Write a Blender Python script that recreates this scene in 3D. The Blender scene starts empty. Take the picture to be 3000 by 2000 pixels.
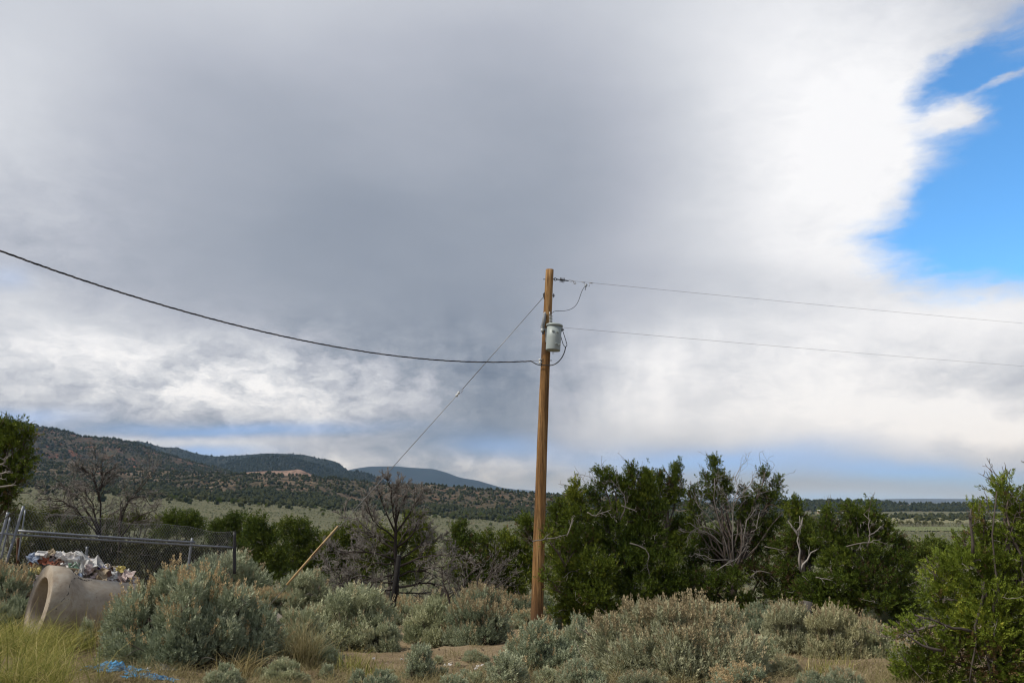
import bpy, math, random
import numpy as np
from mathutils import Vector
sc = bpy.context.scene
COL = sc.collection
rad = math.radians
F, PITCH = 2421.0, rad(11.0)          # focal length of the photograph in its own pixels, camera pitch
EYE = np.array((0.0, 0.0, 1.65))
# ------------------------------------------------------------------ camera
cd = bpy.data.cameras.new('camera'); cam = bpy.data.objects.new('camera', cd); COL.objects.link(cam)
cam.location = EYE; cam.rotation_euler = (rad(90) + PITCH, 0, 0)
cd.sensor_width = 36; cd.lens = 36 * F / 3000; cd.clip_start = 0.05; cd.clip_end = 80000
sc.camera = cam
sc.view_settings.view_transform = 'Standard'; sc.view_settings.look = 'None'
sc.view_settings.exposure = 0.2; sc.view_settings.gamma = 1.0; sc.view_settings.use_curve_mapping = False
sc.cycles.max_bounces = 8; sc.cycles.diffuse_bounces = 4; sc.cycles.transmission_bounces = 4
sc.cycles.volume_bounces = 0; sc.cycles.use_denoising = True; sc.cycles.denoiser = 'OPENIMAGEDENOISE'; sc.cycles.denoising_prefilter = 'ACCURATE'; sc.cycles.filter_width = 1.2

# ------------------------------------------------------------------ pixel helpers (authoring only)
def ray(px, py):
    u = (np.asarray(px, float) - 1500) / F; v = (1000 - np.asarray(py, float)) / F
    c, s = math.cos(PITCH), math.sin(PITCH)
    return np.stack([u + 0 * v, c - v * s + 0 * u, s + v * c + 0 * u], -1)
def at(px, py, Y):
    d = ray(px, py); t = np.asarray(Y, float) / d[..., 1]
    return EYE + d * t[..., None]
def azel(px, py):
    d = ray(px, py); d = d / np.linalg.norm(d, axis=-1, keepdims=True)
    return math.degrees(math.atan2(d[0], d[1])), math.degrees(math.asin(d[2]))

# ------------------------------------------------------------------ world: sky with cloud
SUN_EL, SUN_AZ = rad(48), rad(-112)     # azimuth from +Y towards +X : sun stands to the left, a little behind
W = bpy.data.worlds.new('World'); sc.world = W; W.use_nodes = True
nt = W.node_tree; N = nt.nodes; L = nt.links
for n in list(N): N.remove(n)
def nd(t, **kw):
    n = N.new(t)
    for k, v in kw.items(): setattr(n, k, v)
    return n
def setin(sock, v):
    if isinstance(v, bpy.types.NodeSocket): L.new(v, sock)
    else: sock.default_value = v
def mth(op, a, b=None, c=None, clamp=False):
    n = nd('ShaderNodeMath', operation=op); n.use_clamp = clamp
    setin(n.inputs[0], a)
    if b is not None: setin(n.inputs[1], b)
    if c is not None: setin(n.inputs[2], c)
    return n.outputs[0]
def vmth(op, a, b=None, c=None):
    n = nd('ShaderNodeVectorMath', operation=op); setin(n.inputs[0], a)
    if b is not None: setin(n.inputs[1], b)
    if c is not None: setin(n.inputs[2], c)
    return n.outputs['Value'] if op in ('DOT_PRODUCT', 'LENGTH') else n.outputs[0]
def noise(vec, scale, detail=4, rough=0.55, out='Fac'):
    n = nd('ShaderNodeTexNoise'); setin(n.inputs['Vector'], vec)
    n.inputs['Scale'].default_value = scale; n.inputs['Detail'].default_value = detail
    n.inputs['Roughness'].default_value = rough
    return n.outputs[out]
def sstep(x, lo, hi):
    n = nd('ShaderNodeMapRange', interpolation_type='SMOOTHSTEP'); setin(n.inputs[0], x)
    n.inputs[1].default_value = lo; n.inputs[2].default_value = hi
    return n.outputs[0]
tc = nd('ShaderNodeTexCoord'); D = vmth('NORMALIZE', tc.outputs['Generated'])
sx = nd('ShaderNodeSeparateXYZ'); L.new(D, sx.inputs[0])
AZ = mth('MULTIPLY', mth('ARCTAN2', sx.outputs[0], sx.outputs[1]), 57.29578)
EL = mth('MULTIPLY', mth('ARCSINE', sx.outputs[2]), 57.29578)
cx = nd('ShaderNodeCombineXYZ'); L.new(AZ, cx.inputs[0]); L.new(EL, cx.inputs[1])
P0 = cx.outputs[0]
Dst = vmth('MULTIPLY', D, (1.0, 1.0, 2.2))
w1 = vmth('SUBTRACT', noise(Dst, 2.6, 5, 0.55, 'Color'), (0.5, 0.5, 0.5))
w2 = vmth('SUBTRACT', noise(Dst, 11.0, 5, 0.6, 'Color'), (0.5, 0.5, 0.5))
PS = vmth('ADD', P0, vmth('MULTIPLY', w1, (5.0, 3.5, 0)))                                     # soft warp
PH = vmth('ADD', vmth('ADD', P0, vmth('MULTIPLY', w1, (4.0, 3.0, 0))), vmth('MULTIPLY', w2, (3.6, 3.0, 0)))   # ragged warp
def blob(pos, px, py, rx, ry, rot=0.0, power=1.0):
    """gaussian patch of cloud centred on the direction of (px,py); radii in photograph pixels"""
    a, e = azel(px, py)
    cr, sr = math.cos(rad(rot)), math.sin(rad(rot))
    ax = np.array(azel(px + rx * cr * .2, py - rx * sr * .2)) - (a, e)
    ay = np.array(azel(px - ry * sr * .2, py - ry * cr * .2)) - (a, e)
    m = nd('ShaderNodeMapping', vector_type='TEXTURE'); L.new(pos, m.inputs[0])
    m.inputs['Location'].default_value = (a, e, 0)
    m.inputs['Rotation'].default_value = (0, 0, math.atan2(ax[1], ax[0]))
    m.inputs['Scale'].default_value = (np.hypot(*ax) * 5, np.hypot(*ay) * 5, 1)
    d2 = vmth('DOT_PRODUCT', m.outputs[0], m.outputs[0])
    if power != 1.0: d2 = mth('POWER', d2, power)
    return mth('POWER', 0.36788, d2)
def total(pos, base, rows):
    acc = base
    for r in rows:
        b = blob(pos, *r[1:]); acc = mth('MULTIPLY_ADD', b, r[0], acc)
    return acc
SKY_BRIGHT = [  # (amount, px, py, rx, ry, rot)
    (-0.10, 1420, 1130, 230, 230), (-0.05, 1250, 1330, 260, 60), (0.10, 2500, 620, 260, 200), (0.08, 330, 1010, 260, 90),     (0.17, -80, 300, 480, 360), (0.13, 800, -80, 1300, 300), (0.22, 2300, 120, 560, 620), (0.14, 2720, 330, 300, 260), (0.10, 2420, 420, 300, 330),
    (0.10, 2150, 700, 420, 250), (-0.05, 1250, 860, 420, 270), (-0.05, 1750, 560, 330, 330), (-0.04, 1000, 620, 300, 200),
    (0.17, 60, 960, 560, 170, -12), (0.13, 620, 1120, 420, 130), (0.16, 950, 1190, 330, 130), (-0.19, 560, 1255, 460, 32),
    (-0.07, 1050, 1275, 420, 30), (0.17, 560, 1288, 330, 18), (0.14, 1000, 1372, 190, 36), (0.13, 1430, 1375, 190, 45),
    (0.17, 1850, 1160, 240, 130, 35), (0.25, 2400, 1080, 620, 170), (0.22, 2950, 930, 520, 110), (0.24, 2700, 1255, 560, 100), (0.08, 2100, 1230, 300, 80),
    (0.16, 2450, 1458, 1000, 22), (0.12, 2950, 1270, 200, 40), (0.10, 2600, 760, 400, 60)]
V = total(PS, 0.665, SKY_BRIGHT)
TEX = total(P0, 0.02, [(1.05, 640, 1140, 760, 150), (0.6, 1300, 1370, 520, 60), (0.34, 2450, 1100, 800, 170), (0.2, 2900, 1250, 300, 160), (0.16, 2950, 220, 300, 300), (0.22, 2500, 420, 380, 420), (0.2, 100, 700, 300, 300)])
Dfl = vmth('MULTIPLY', D, (1.0, 1.0, 1.9))
fb = mth('SUBTRACT', noise(vmth('ADD', Dfl, vmth('MULTIPLY', w2, (.10, .10, .10))), 19.0, 9, 0.60), 0.5)
V = mth('MULTIPLY_ADD', fb, TEX, V)
# rain streaks hanging under the grey deck
Dvg = vmth('ADD', vmth('MULTIPLY', D, (1.0, 1.0, 0.16)), vmth('MULTIPLY', w2, (0.012, 0.012, 0)))
vg = mth('SUBTRACT', noise(Dvg, 34.0, 4, 0.55), 0.5)
V = mth('MULTIPLY_ADD', vg, total(P0, 0.0, [(0.20, 1780, 1120, 380, 150), (0.11, 1300, 1080, 420, 170)]), V)
# soft large scale variation everywhere, also outside the frame
V = mth('MULTIPLY_ADD', mth('SUBTRACT', noise(Dst, 3.2, 4, 0.5), 0.5), 0.10, V)
V = mth('MAXIMUM', V, 0.40)
cr = nd('ShaderNodeValToRGB'); L.new(V, cr.inputs[0])
def lin(c): return tuple(((x / 255 + 0.055) / 1.055) ** 2.4 if x > 10 else x / 255 / 12.92 for x in c)
els = cr.color_ramp.elements
stops = [(0.40, (92, 104, 124)), (0.55, (128, 138, 154)), (0.63, (150, 158, 172)), (0.72, (179, 184, 196)), (0.82, (206, 210, 218)), (0.92, (232, 234, 239)), (1.0, (247, 248, 251))]
els[0].position, els[0].color = stops[0][0], (*lin(stops[0][1]), 1)
els[1].position, els[1].color = stops[-1][0], (*lin(stops[-1][1]), 1)
for p, c in stops[1:-1]:
    e = els.new(p); e.color = (*lin(c), 1)
# gaps in the cloud
HOLE = total(PH, 0.0, [(1.7, 3080, 540, 540, 320, -30, 1.6), (1.2, 2740, 710, 300, 170, 0, 1.4), (0.9, 3350, 330, 420, 330), (0.7, 2850, 180, 230, 70, 40), (0.9, 3020, 40, 330, 120, 35)])
HOLE = mth('MULTIPLY_ADD', mth('SUBTRACT', noise(vmth('MULTIPLY', D, (1, 1, 1.6)), 8.0, 9, 0.66), 0.5), 0.8, HOLE)
mw = nd('ShaderNodeMapping'); L.new(P0, mw.inputs[0]); mw.inputs['Rotation'].default_value = (0, 0, rad(-32)); mw.inputs['Scale'].default_value = (.10, .42, 1)
HOLE = mth('MULTIPLY_ADD', mth('SUBTRACT', noise(vmth('ADD', mw.outputs[0], vmth('MULTIPLY', w2, (.9, .9, 0))), 1.6, 8, 0.62), 0.5), 1.3, HOLE)
HOLE = total(PH, HOLE, [(-1.5, 2800, 335, 85, 42, 10), (-0.75, 2930, 235, 100, 13, 24), (-0.75, 2880, 90, 360, 80, 30), (-1.0, 2600, 450, 130, 190, 0)])
HOLE = sstep(HOLE, 0.25, 1.55)
LOW = total(PS, 0.0, [(0.75, 2080, 1345, 420, 45), (0.85, 2750, 1388, 420, 36), (0.6, 640, 1322, 150, 22), (0.8, 2450, 1462, 1200, 26), (0.35, 1450, 1308, 170, 40), (0.5, 700, 1258, 380, 20), (0.18, -10, 790, 70, 40), (0.4, 60, 1215, 200, 22)])
LOW = mth('MINIMUM', LOW, 0.9)
sky = nd('ShaderNodeTexSky', sky_type='NISHITA'); sky.sun_disc = False
sky.sun_elevation = SUN_EL; sky.sun_rotation = SUN_AZ
sky.altitude = 2000; sky.air_density = 1.0; sky.dust_density = 0.3; sky.ozone_density = 2.5
STR = 0.12
sk = nd('ShaderNodeVectorMath', operation='SCALE'); L.new(cr.outputs[0], sk.inputs[0]); sk.inputs['Scale'].default_value = 0.9 / STR
blue = vmth('MULTIPLY', sky.outputs[0], (0.86, 1.5, 1.78))
mx0 = nd('ShaderNodeMix', data_type='RGBA'); L.new(HOLE, mx0.inputs[0]); L.new(sk.outputs[0], mx0.inputs[6]); L.new(blue, mx0.inputs[7])
veil = tuple(c / STR for c in lin((142, 188, 255)))              # thin blue air seen below the cloud base
mx = nd('ShaderNodeMix', data_type='RGBA'); L.new(LOW, mx.inputs[0]); L.new(mx0.outputs[2], mx.inputs[6]); mx.inputs[7].default_value = (*veil, 1)
bg = nd('ShaderNodeBackground'); L.new(mx.outputs[2], bg.inputs[0]); bg.inputs[1].default_value = STR
wo = nd('ShaderNodeOutputWorld'); L.new(bg.outputs[0], wo.inputs[0])

# ------------------------------------------------------------------ sun (veiled by cloud)
sd = bpy.data.lights.new('sun', 'SUN'); sd.energy = 3.2; sd.angle = rad(11); sd.color = (1.0, 0.94, 0.84)
so = bpy.data.objects.new('sun', sd); COL.objects.link(so)
tosun = Vector((math.sin(SUN_AZ) * math.cos(SUN_EL), math.cos(SUN_AZ) * math.cos(SUN_EL), math.sin(SUN_EL)))
so.rotation_euler = tosun.to_track_quat('Z', 'Y').to_euler(); so.location = (0, 0, 30)

# ------------------------------------------------------------------ generic helpers
def norm(a): return a / np.maximum(np.linalg.norm(a, axis=-1, keepdims=True), 1e-9)
def obj(name, mesh, m=None, parent=None, **props):
    if m is not None and len(mesh.materials) == 0: mesh.materials.append(m)
    o = bpy.data.objects.new(name, mesh); COL.objects.link(o)
    if parent is not None: o.parent = parent
    for k, v in props.items(): o[k] = v
    return o
def tag(o, label, category, group=None, kind=None):
    o['label'] = label; o['category'] = category
    if group: o['group'] = group
    if kind: o['kind'] = kind
    return o
def thing(name, label, category, loc=(0, 0, 0), group=None, rotz=0.0):
    o = bpy.data.objects.new(name, None); COL.objects.link(o); o.location = tuple(loc); o.rotation_euler = (0, 0, rotz)
    o.empty_display_size = 0.2
    return tag(o, label, category, group)
def copy_tree(o, parent=None):
    c = o.copy(); COL.objects.link(c)
    if parent is not None: c.parent = parent
    for ch in [x for x in COL.objects if x.parent is o]: copy_tree(ch, c)
    return c
class MB:
    """collects vertices and faces in numpy arrays and makes one mesh"""
    def __init__(s): s.v = []; s.f = []; s.t = []; s.n = 0
    def add(s, V, Fs, tint=None):
        V = np.asarray(V, np.float32).reshape(-1, 3)
        if not isinstance(Fs, list): Fs = [Fs]
        for f in Fs: s.f.append(np.asarray(f, np.int64) + s.n)
        s.v.append(V); s.n += len(V)
        s.t.append(np.full(len(V), 0.5, np.float32) if tint is None else np.broadcast_to(np.asarray(tint, np.float32), (len(V),)))
        return s
    def mesh(s, name, smooth=False, origin=(0, 0, 0)):
        me = bpy.data.meshes.new(name)
        V = np.concatenate(s.v) - np.asarray(origin, np.float32)
        idx = np.concatenate([f.ravel() for f in s.f]); sizes = np.concatenate([np.full(len(f), f.shape[1]) for f in s.f])
        me.vertices.add(len(V)); me.vertices.foreach_set('co', V.astype(np.float32).ravel())
        me.loops.add(len(idx)); me.loops.foreach_set('vertex_index', idx.astype(np.int32))
        me.polygons.add(len(sizes)); me.polygons.foreach_set('loop_start', np.concatenate([[0], np.cumsum(sizes)[:-1]]).astype(np.int32))
        me.polygons.foreach_set('use_smooth', np.full(len(sizes), smooth))
        a = me.attributes.new('tint', 'FLOAT', 'POINT'); a.data.foreach_set('value', np.concatenate(s.t).astype(np.float32))
        me.update(calc_edges=True)
        return me
def tube(mb, pts, r, k=6, caps=True, tint=None):
    P = np.asarray(pts, float); n = len(P); R = np.broadcast_to(np.asarray(r, float), (n,))
    T = norm(np.gradient(P, axis=0)); a = np.array((0.31, 0.17, 0.93)) if abs(T[0][2]) < .8 else np.array((0.95, 0.2, 0.1))
    n1 = norm(np.cross(T, a)); n2 = np.cross(T, n1)
    ang = np.arange(k) * 2 * np.pi / k
    V = P[:, None] + R[:, None, None] * (np.cos(ang)[None, :, None] * n1[:, None] + np.sin(ang)[None, :, None] * n2[:, None])
    i = np.arange(n - 1)[:, None] * k; j = np.arange(k)[None]; j2 = (j + 1) % k
    Q = np.stack([i + j, i + j2, i + k + j2, i + k + j], -1).reshape(-1, 4)
    fs = [Q]
    if caps and k > 2: fs += [np.arange(k)[::-1][None], (np.arange(k) + (n - 1) * k)[None]]
    mb.add(V.reshape(-1, 3), fs, tint)
    return mb
def lathe(mb, prof, k=24, origin=(0, 0, 0), axis=(0, 0, 1), close=True, tint=None):
    """prof: list of (radius, height) turned about axis"""
    ax = norm(np.asarray(axis, float)); a = np.array((1.0, 0, 0)) if abs(ax[0]) < .9 else np.array((0, 1.0, 0))
    n1 = norm(np.cross(ax, a)); n2 = np.cross(ax, n1); ang = np.arange(k) * 2 * np.pi / k
    C = np.cos(ang)[:, None] * n1 + np.sin(ang)[:, None] * n2
    V = np.concatenate([np.asarray(origin) + ax * h + C * r for r, h in prof]); n = len(prof)
    i = np.arange(n - 1)[:, None] * k; j = np.arange(k)[None]; j2 = (j + 1) % k
    fs = [np.stack([i + j, i + j2, i + k + j2, i + k + j], -1).reshape(-1, 4)]
    if close: fs += [np.arange(k)[::-1][None], (np.arange(k) + (n - 1) * k)[None]]
    mb.add(V, fs, tint); return mb
def box(mb, c, size, ex=(1, 0, 0), ey=(0, 1, 0), ez=(0, 0, 1), tint=None):
    c = np.asarray(c, float); E = np.array([ex, ey, ez], float)
    s = np.array([(x, y, z) for z in (-.5, .5) for y in (-.5, .5) for x in (-.5, .5)]) * np.asarray(size)
    mb.add(c + s @ E, np.array([(0, 2, 3, 1), (4, 5, 7, 6), (0, 1, 5, 4), (2, 6, 7, 3), (0, 4, 6, 2), (1, 3, 7, 5)]), tint); return mb
def inst(mb, T, FT, pos, dirs, scale, rng, tint=None, width=1.0):
    """copies of a small template (axis +Z) merged into mb"""
    n = len(pos); dirs = norm(dirs); q = norm(rng.normal(size=(n, 3))); n1 = norm(np.cross(dirs, q)); n2 = np.cross(dirs, n1)
    s = np.broadcast_to(np.asarray(scale, float), (n,))[:, None, None]
    V = pos[:, None] + s * (width * T[None, :, 0:1] * n1[:, None] + width * T[None, :, 1:2] * n2[:, None] + T[None, :, 2:3] * dirs[:, None])
    K = len(T); fs = [(f[None] + (np.arange(n) * K)[:, None, None]).reshape(-1, f.shape[1]) for f in FT]
    tt = None if tint is None else np.repeat(np.asarray(tint, float), K)
    mb.add(V.reshape(-1, 3), fs, tt)

# ------------------------------------------------------------------ materials
def material(name, build, rough=0.9, spec=0.2):
    m = bpy.data.materials.new(name); m.use_nodes = True; t = m.node_tree; t.nodes.clear()
    class B: pass
    b = B(); b.t = t
    def node(ty, **kw):
        n = t.nodes.new(ty)
        for k, v in kw.items(): setattr(n, k, v)
        return n
    def put(s, v):
        if isinstance(v, bpy.types.NodeSocket): t.links.new(v, s)
        else: s.default_value = v
    b.node, b.put = node, put
    def noise(scale, detail=5, rough=.6, vec=None, stretch=None, out='Fac'):
        n = node('ShaderNodeTexNoise'); n.inputs['Scale'].default_value = scale; n.inputs['Detail'].default_value = detail; n.inputs['Roughness'].default_value = rough
        if vec is None: vec = b.coord()
        if stretch is not None:
            mp = node('ShaderNodeMapping'); put(mp.inputs[0], vec); mp.inputs['Scale'].default_value = stretch; vec = mp.outputs[0]
        put(n.inputs['Vector'], vec); return n.outputs[out]
    def coord(): return node('ShaderNodeTexCoord').outputs['Object']
    def ramp(fac, stops):
        n = node('ShaderNodeValToRGB'); put(n.inputs[0], fac); e = n.color_ramp.elements
        e[0].position, e[0].color = stops[0][0], (*stops[0][1], 1); e[1].position, e[1].color = stops[-1][0], (*stops[-1][1], 1)
        for p, c in stops[1:-1]: q = e.new(p); q.color = (*c, 1)
        return n.outputs[0]
    def mix(fac, a, c, mode='MIX'):
        n = node('ShaderNodeMix', data_type='RGBA', blend_type=mode); put(n.inputs[0], fac)
        put(n.inputs[6], a if isinstance(a, bpy.types.NodeSocket) else (*a, 1)); put(n.inputs[7], c if isinstance(c, bpy.types.NodeSocket) else (*c, 1)); return n.outputs[2]
    def math_(op, a, c=None, d=None):
        n = node('ShaderNodeMath', operation=op); put(n.inputs[0], a)
        if c is not None: put(n.inputs[1], c)
        if d is not None: put(n.inputs[2], d)
        return n.outputs[0]
    def step(x, lo, hi):
        n = node('ShaderNodeMapRange', interpolation_type='SMOOTHSTEP'); put(n.inputs[0], x); n.inputs[1].default_value = lo; n.inputs[2].default_value = hi; return n.outputs[0]
    def attr(nm): return node('ShaderNodeAttribute', attribute_name=nm).outputs['Fac']
    def bump(h, strength=.5, dist=.02):
        n = node('ShaderNodeBump'); put(n.inputs['Height'], h); n.inputs['Strength'].default_value = strength; n.inputs['Distance'].default_value = dist; return n.outputs[0]
    b.noise, b.coord, b.ramp, b.mix, b.math, b.step, b.attr, b.bump = noise, coord, ramp, mix, math_, step, attr, bump
    p = node('ShaderNodeBsdfPrincipled'); p.inputs['Roughness'].default_value = rough; p.inputs['Specular IOR Level'].default_value = spec
    b.p = p; o = node('ShaderNodeOutputMaterial'); b.out = o; t.links.new(p.outputs[0], o.inputs[0])
    r = build(b)
    if r is not None: put(p.inputs['Base Color'], r if isinstance(r, bpy.types.NodeSocket) else (*r, 1))
    return m
def plain(name, c, c2=None, scale=8, rough=.8, spec=.3, metal=0, bump=0, stretch=None, dist=.01):
    def f(b):
        b.p.inputs['Metallic'].default_value = metal
        n = b.noise(scale, 6, .6, stretch=stretch)
        if bump: b.put(b.p.inputs['Normal'], b.bump(n, bump, dist))
        return b.ramp(n, [(.3, c), (.7, c2 or tuple(x * .75 for x in c))])
    return material(name, f, rough, spec)
def leafy(name, stops, trans=0.2, rough=.7):
    def f(b):
        col = b.ramp(b.attr('tint'), stops); p = b.p
        rnd = b.node('ShaderNodeObjectInfo').outputs['Random']                       # every plant its own shade
        col = b.mix(1.0, col, b.ramp(rnd, [(0, (.80, .84, .84)), (.5, (1, 1, 1)), (1, (1.14, 1.08, .98))]), 'MULTIPLY')
        b.put(p.inputs['Base Color'], col); p.inputs['Roughness'].default_value = rough
        tr = b.node('ShaderNodeBsdfTranslucent'); b.put(tr.inputs[0], col)
        mx = b.node('ShaderNodeMixShader'); mx.inputs[0].default_value = trans
        b.t.links.new(p.outputs[0], mx.inputs[1]); b.t.links.new(tr.outputs[0], mx.inputs[2]); b.t.links.new(mx.outputs[0], b.out.inputs[0])
        return None
    return material(name, f, rough, .15)
# ------------------------------------------------------------------ terrain
def sm(x, a, b):
    t = np.clip((np.asarray(x, float) - a) / (b - a), 0, 1); return t * t * (3 - 2 * t)
_R = np.random.default_rng(5)
_K = [(_R.uniform(0, 6.28), _R.uniform(0, 6.28), _R.uniform(0, 6.28)) for _ in range(40)]
def wav(x, y, wl, seed, n=5):
    """smooth pseudo noise, about -1..1, of wavelength wl"""
    s = 0
    for i in range(n):
        a, p, q = _K[(seed * 7 + i) % 40]; k = 2 * np.pi / (wl * (0.6 + 0.2 * i))
        s = s + np.sin(k * (x * np.cos(a) + y * np.sin(a)) + p + 1.3 * np.sin(k * .5 * (x * np.sin(a) - y * np.cos(a)) + q))
    return s / n * 1.4
GY = np.array([-80, 0, 7, 9, 12, 16, 20, 30, 45, 70, 110, 180, 260, 3000, 40000.])
GZ = np.array([0.3, 0, -.02, -.1, -.4, -.8, -1.22, -2.5, -4.6, -7.6, -10.6, -13, -14, -14, -14.])
def G(x, y):
    x = np.asarray(x, float); y = np.asarray(y, float)
    z = sum(np.interp(y + d * (1.5 + .06 * np.abs(y)), GY, GZ) for d in (-1, -.5, 0, .5, 1)) / 5
    z = z + np.clip(-x - 2, 0, 40) * .055 * (1 - sm(y, 40, 90)) * sm(y, 4, 12)
    z = z + np.minimum(np.clip(-x, 0, None) * .075, 120) * sm(y, 120, 620)
    z = z + .05 * wav(x, y, 3.0, 1) * sm(y, 5, 9) * (1 - sm(y, 300, 900)) + .25 * wav(x, y, 24, 2) * sm(y, 30, 70)
    return z
_TS = np.concatenate([np.arange(4, 40, .06), np.geomspace(40, 6000, 600)])
def ground(px, py):
    d = ray(px, py); t = _TS; p = EYE + d[None] * t[:, None]
    w = np.nonzero(p[:, 2] < G(p[:, 0], p[:, 1]))[0]
    return p[w[0]] if len(w) else p[-1]
def grid_mesh(mb, X, Y, Z, tint=None):
    r, c = X.shape; V = np.stack([X, Y, Z], -1).reshape(-1, 3)
    i = (np.arange(r - 1)[:, None] * c + np.arange(c - 1)[None]).ravel()
    mb.add(V, np.stack([i, i + 1, i + c + 1, i + c], -1), tint)
ys = np.concatenate([np.linspace(-70, 4, 14), np.arange(4.4, 30, .14), np.geomspace(30, 19500, 110)])
us = np.linspace(-1.35, 1.35, 230); us = us * (0.55 + .45 * np.abs(us) / 1.35)
Yg, Ug = np.meshgrid(ys, us, indexing='ij'); Xg = Ug * (np.abs(Yg) + 12) * 1.1
mb = MB(); Zg = G(Xg, Yg) + (_R.normal(size=Xg.shape) * .012 + .02 * wav(Xg, Yg, .7, 3)) * (1 - sm(Yg, 26, 60)) * sm(Yg, 4, 6)
grid_mesh(mb, Xg, Yg, Zg)
def ground_mat(b):
    co = b.coord(); s = b.node('ShaderNodeSeparateXYZ'); b.put(s.inputs[0], co); y = s.outputs[1]
    n1 = b.noise(1.3, 8, .65); n2 = b.noise(14, 6, .7)
    soil = b.ramp(n1, [(.3, (.15, .11, .065)), (.5, (.245, .182, .108)), (.68, (.33, .255, .16))])
    soil = b.mix(b.step(n2, .52, .72), soil, (.17, .115, .075))
    soil = b.mix(b.step(b.noise(60, 3, .6), .60, .70), soil, (.45, .37, .27))
    # open sage plain beyond: olive grey scrub with paler strips of bare earth
    a1 = b.noise(.035, 6, .6, stretch=(1, 3.5, 1)); a2 = b.noise(.35, 5, .7, stretch=(.6, 2.2, 1))
    pl = b.ramp(a1, [(.30, (.092, .100, .054)), (.5, (.132, .132, .076)), (.7, (.19, .168, .105))])
    pl = b.mix(b.step(a2, .45, .62), pl, (.075, .078, .045))
    slope = b.mix(b.step(n1, .4, .6), (.20, .18, .125), (.14, .14, .095))
    c = b.mix(b.step(y, 17, 34), soil, slope); c = b.mix(b.step(y, 60, 160), c, pl)
    b.put(b.p.inputs['Normal'], b.bump(b.math('ADD', n2, b.noise(70, 4, .7)), .8, .03))
    return c
obj('ground', mb.mesh('ground', True), material('ground_soil', ground_mat, .95, .1), kind='structure')

# ------------------------------------------------------------------ hills: ridges built from their crest lines at real distances
def hill_mat(name, cols, red=None, rock=.5, sc=1.0):
    def f(b):
        n = b.noise(.012 * sc, 7, .65); m = b.noise(.05 * sc, 5, .7)
        c = b.ramp(n, [(.32, cols[0]), (.5, cols[1]), (.68, cols[2])])
        if red: c = b.mix(b.step(m, rock, rock + .12), c, red)
        return b.mix(b.step(b.noise(.11 * sc, 4, .7), .48, .62), c, tuple(x * .5 for x in cols[0]))
    return material(name, f, .95, .05)
HILLS = {}
def hill(name, crest, Yf, Yc, Yb, mat, seed, gully=.12, rough=6.0, shape=1.25, step=10, rows=44, base=None, crest_noise=0.0):
    px = np.arange(crest[0][0], crest[-1][0] + step, step, dtype=float)
    py = np.interp(px, [c[0] for c in crest], [c[1] for c in crest])
    py = np.convolve(np.pad(py, 1, 'edge'), [.2, .6, .2], 'valid')
    C = at(px, py, np.full(len(px), float(Yc))); u = C[:, 0] / Yc; zc = C[:, 2] + crest_noise * wav(px, px * 0, 90, seed)
    t = np.concatenate([np.linspace(0, 1, rows), 1 + np.linspace(0.06, 1, 10)])
    Y = np.where(t <= 1, Yf + (Yc - Yf) * t, Yc + (Yb - Yc) * (t - 1))
    X = u[None] * Y[:, None]; YY = np.repeat(Y[:, None], len(px), 1)
    zb = (G(X[0], YY[0]) if base is None else np.full(len(px), base)) - 5
    tt = np.where(t <= 1, t, 2 - t)[:, None]
    sp = rough * 22
    g = np.abs(wav(X, YY * .35, sp, seed)) + .5 * np.abs(wav(X, YY * .5, sp * .4, seed + 2))
    prof = np.clip(tt, 0, 1) ** shape - gully * g * np.sin(np.pi * np.clip(tt, 0, 1)) 
    hgt = np.maximum(zc - zb, 1)[None]
    Z = zb[None] + hgt * prof + rough * .12 * wav(X, YY, rough * 7, seed + 3) * np.sin(np.pi * np.clip(tt, 0, 1))
    m = MB(); grid_mesh(m, X, YY, Z)
    o = obj(name, m.mesh(name, True), mat, kind='structure')
    HILLS[o.name] = (X, YY, Z); return o
def samples(key, n, rng, t0=0.0, t1=1.0, px0=None, px1=None, dens=None):
    X, Y, Z = HILLS[key]; r, c = X.shape; rows = 44
    out = []; need = n
    i = rng.uniform(t0, t1, n * 3) * (rows - 1.001); 
    uu = X[0] / Y[0]; pxs = uu * F * (math.cos(PITCH)) + 1500
    j = rng.uniform(0, c - 1.001, n * 3)
    a = i.astype(int); b = j.astype(int); fa = i - a; fb = j - b
    def bl(A): return (A[a, b] * (1 - fa) * (1 - fb) + A[a + 1, b] * fa * (1 - fb) + A[a, b + 1] * (1 - fa) * fb + A[a + 1, b + 1] * fa * fb)
    P = np.stack([bl(X), bl(Y), bl(Z)], -1)
    keep = np.ones(len(P), bool)
    if dens is not None: keep &= rng.uniform(size=len(P)) < dens(P)
    keep &= P[:, 2] > G(P[:, 0], P[:, 1]) - .5
    return P[keep][:n]
green_soil = ((.042, .044, .028), (.065, .058, .040), (.115, .085, .06))
M_hillA = hill_mat('hill_red_earth', green_soil, (.20, .088, .055), .52)
M_hillD = hill_mat('hill_tan_rock', ((.048, .05, .032), (.095, .075, .05), (.19, .145, .10)), (.19, .10, .065), .55)
M_hillB = hill_mat('ridge_forest', ((.020, .028, .025), (.028, .036, .029), (.05, .05, .04)), None, sc=.6)
M_hillC = hill_mat('mesa_forest', ((.012, .017, .018), (.017, .021, .021), (.028, .029, .026)), None, sc=.3)
M_far = hill_mat('far_mesa_rock', ((.045, .045, .045), (.06, .055, .052), (.08, .068, .062)), None, sc=.2)
M_flat = hill_mat('bench_earth', ((.22, .15, .12), (.26, .18, .14), (.30, .22, .17)), None)
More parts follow.
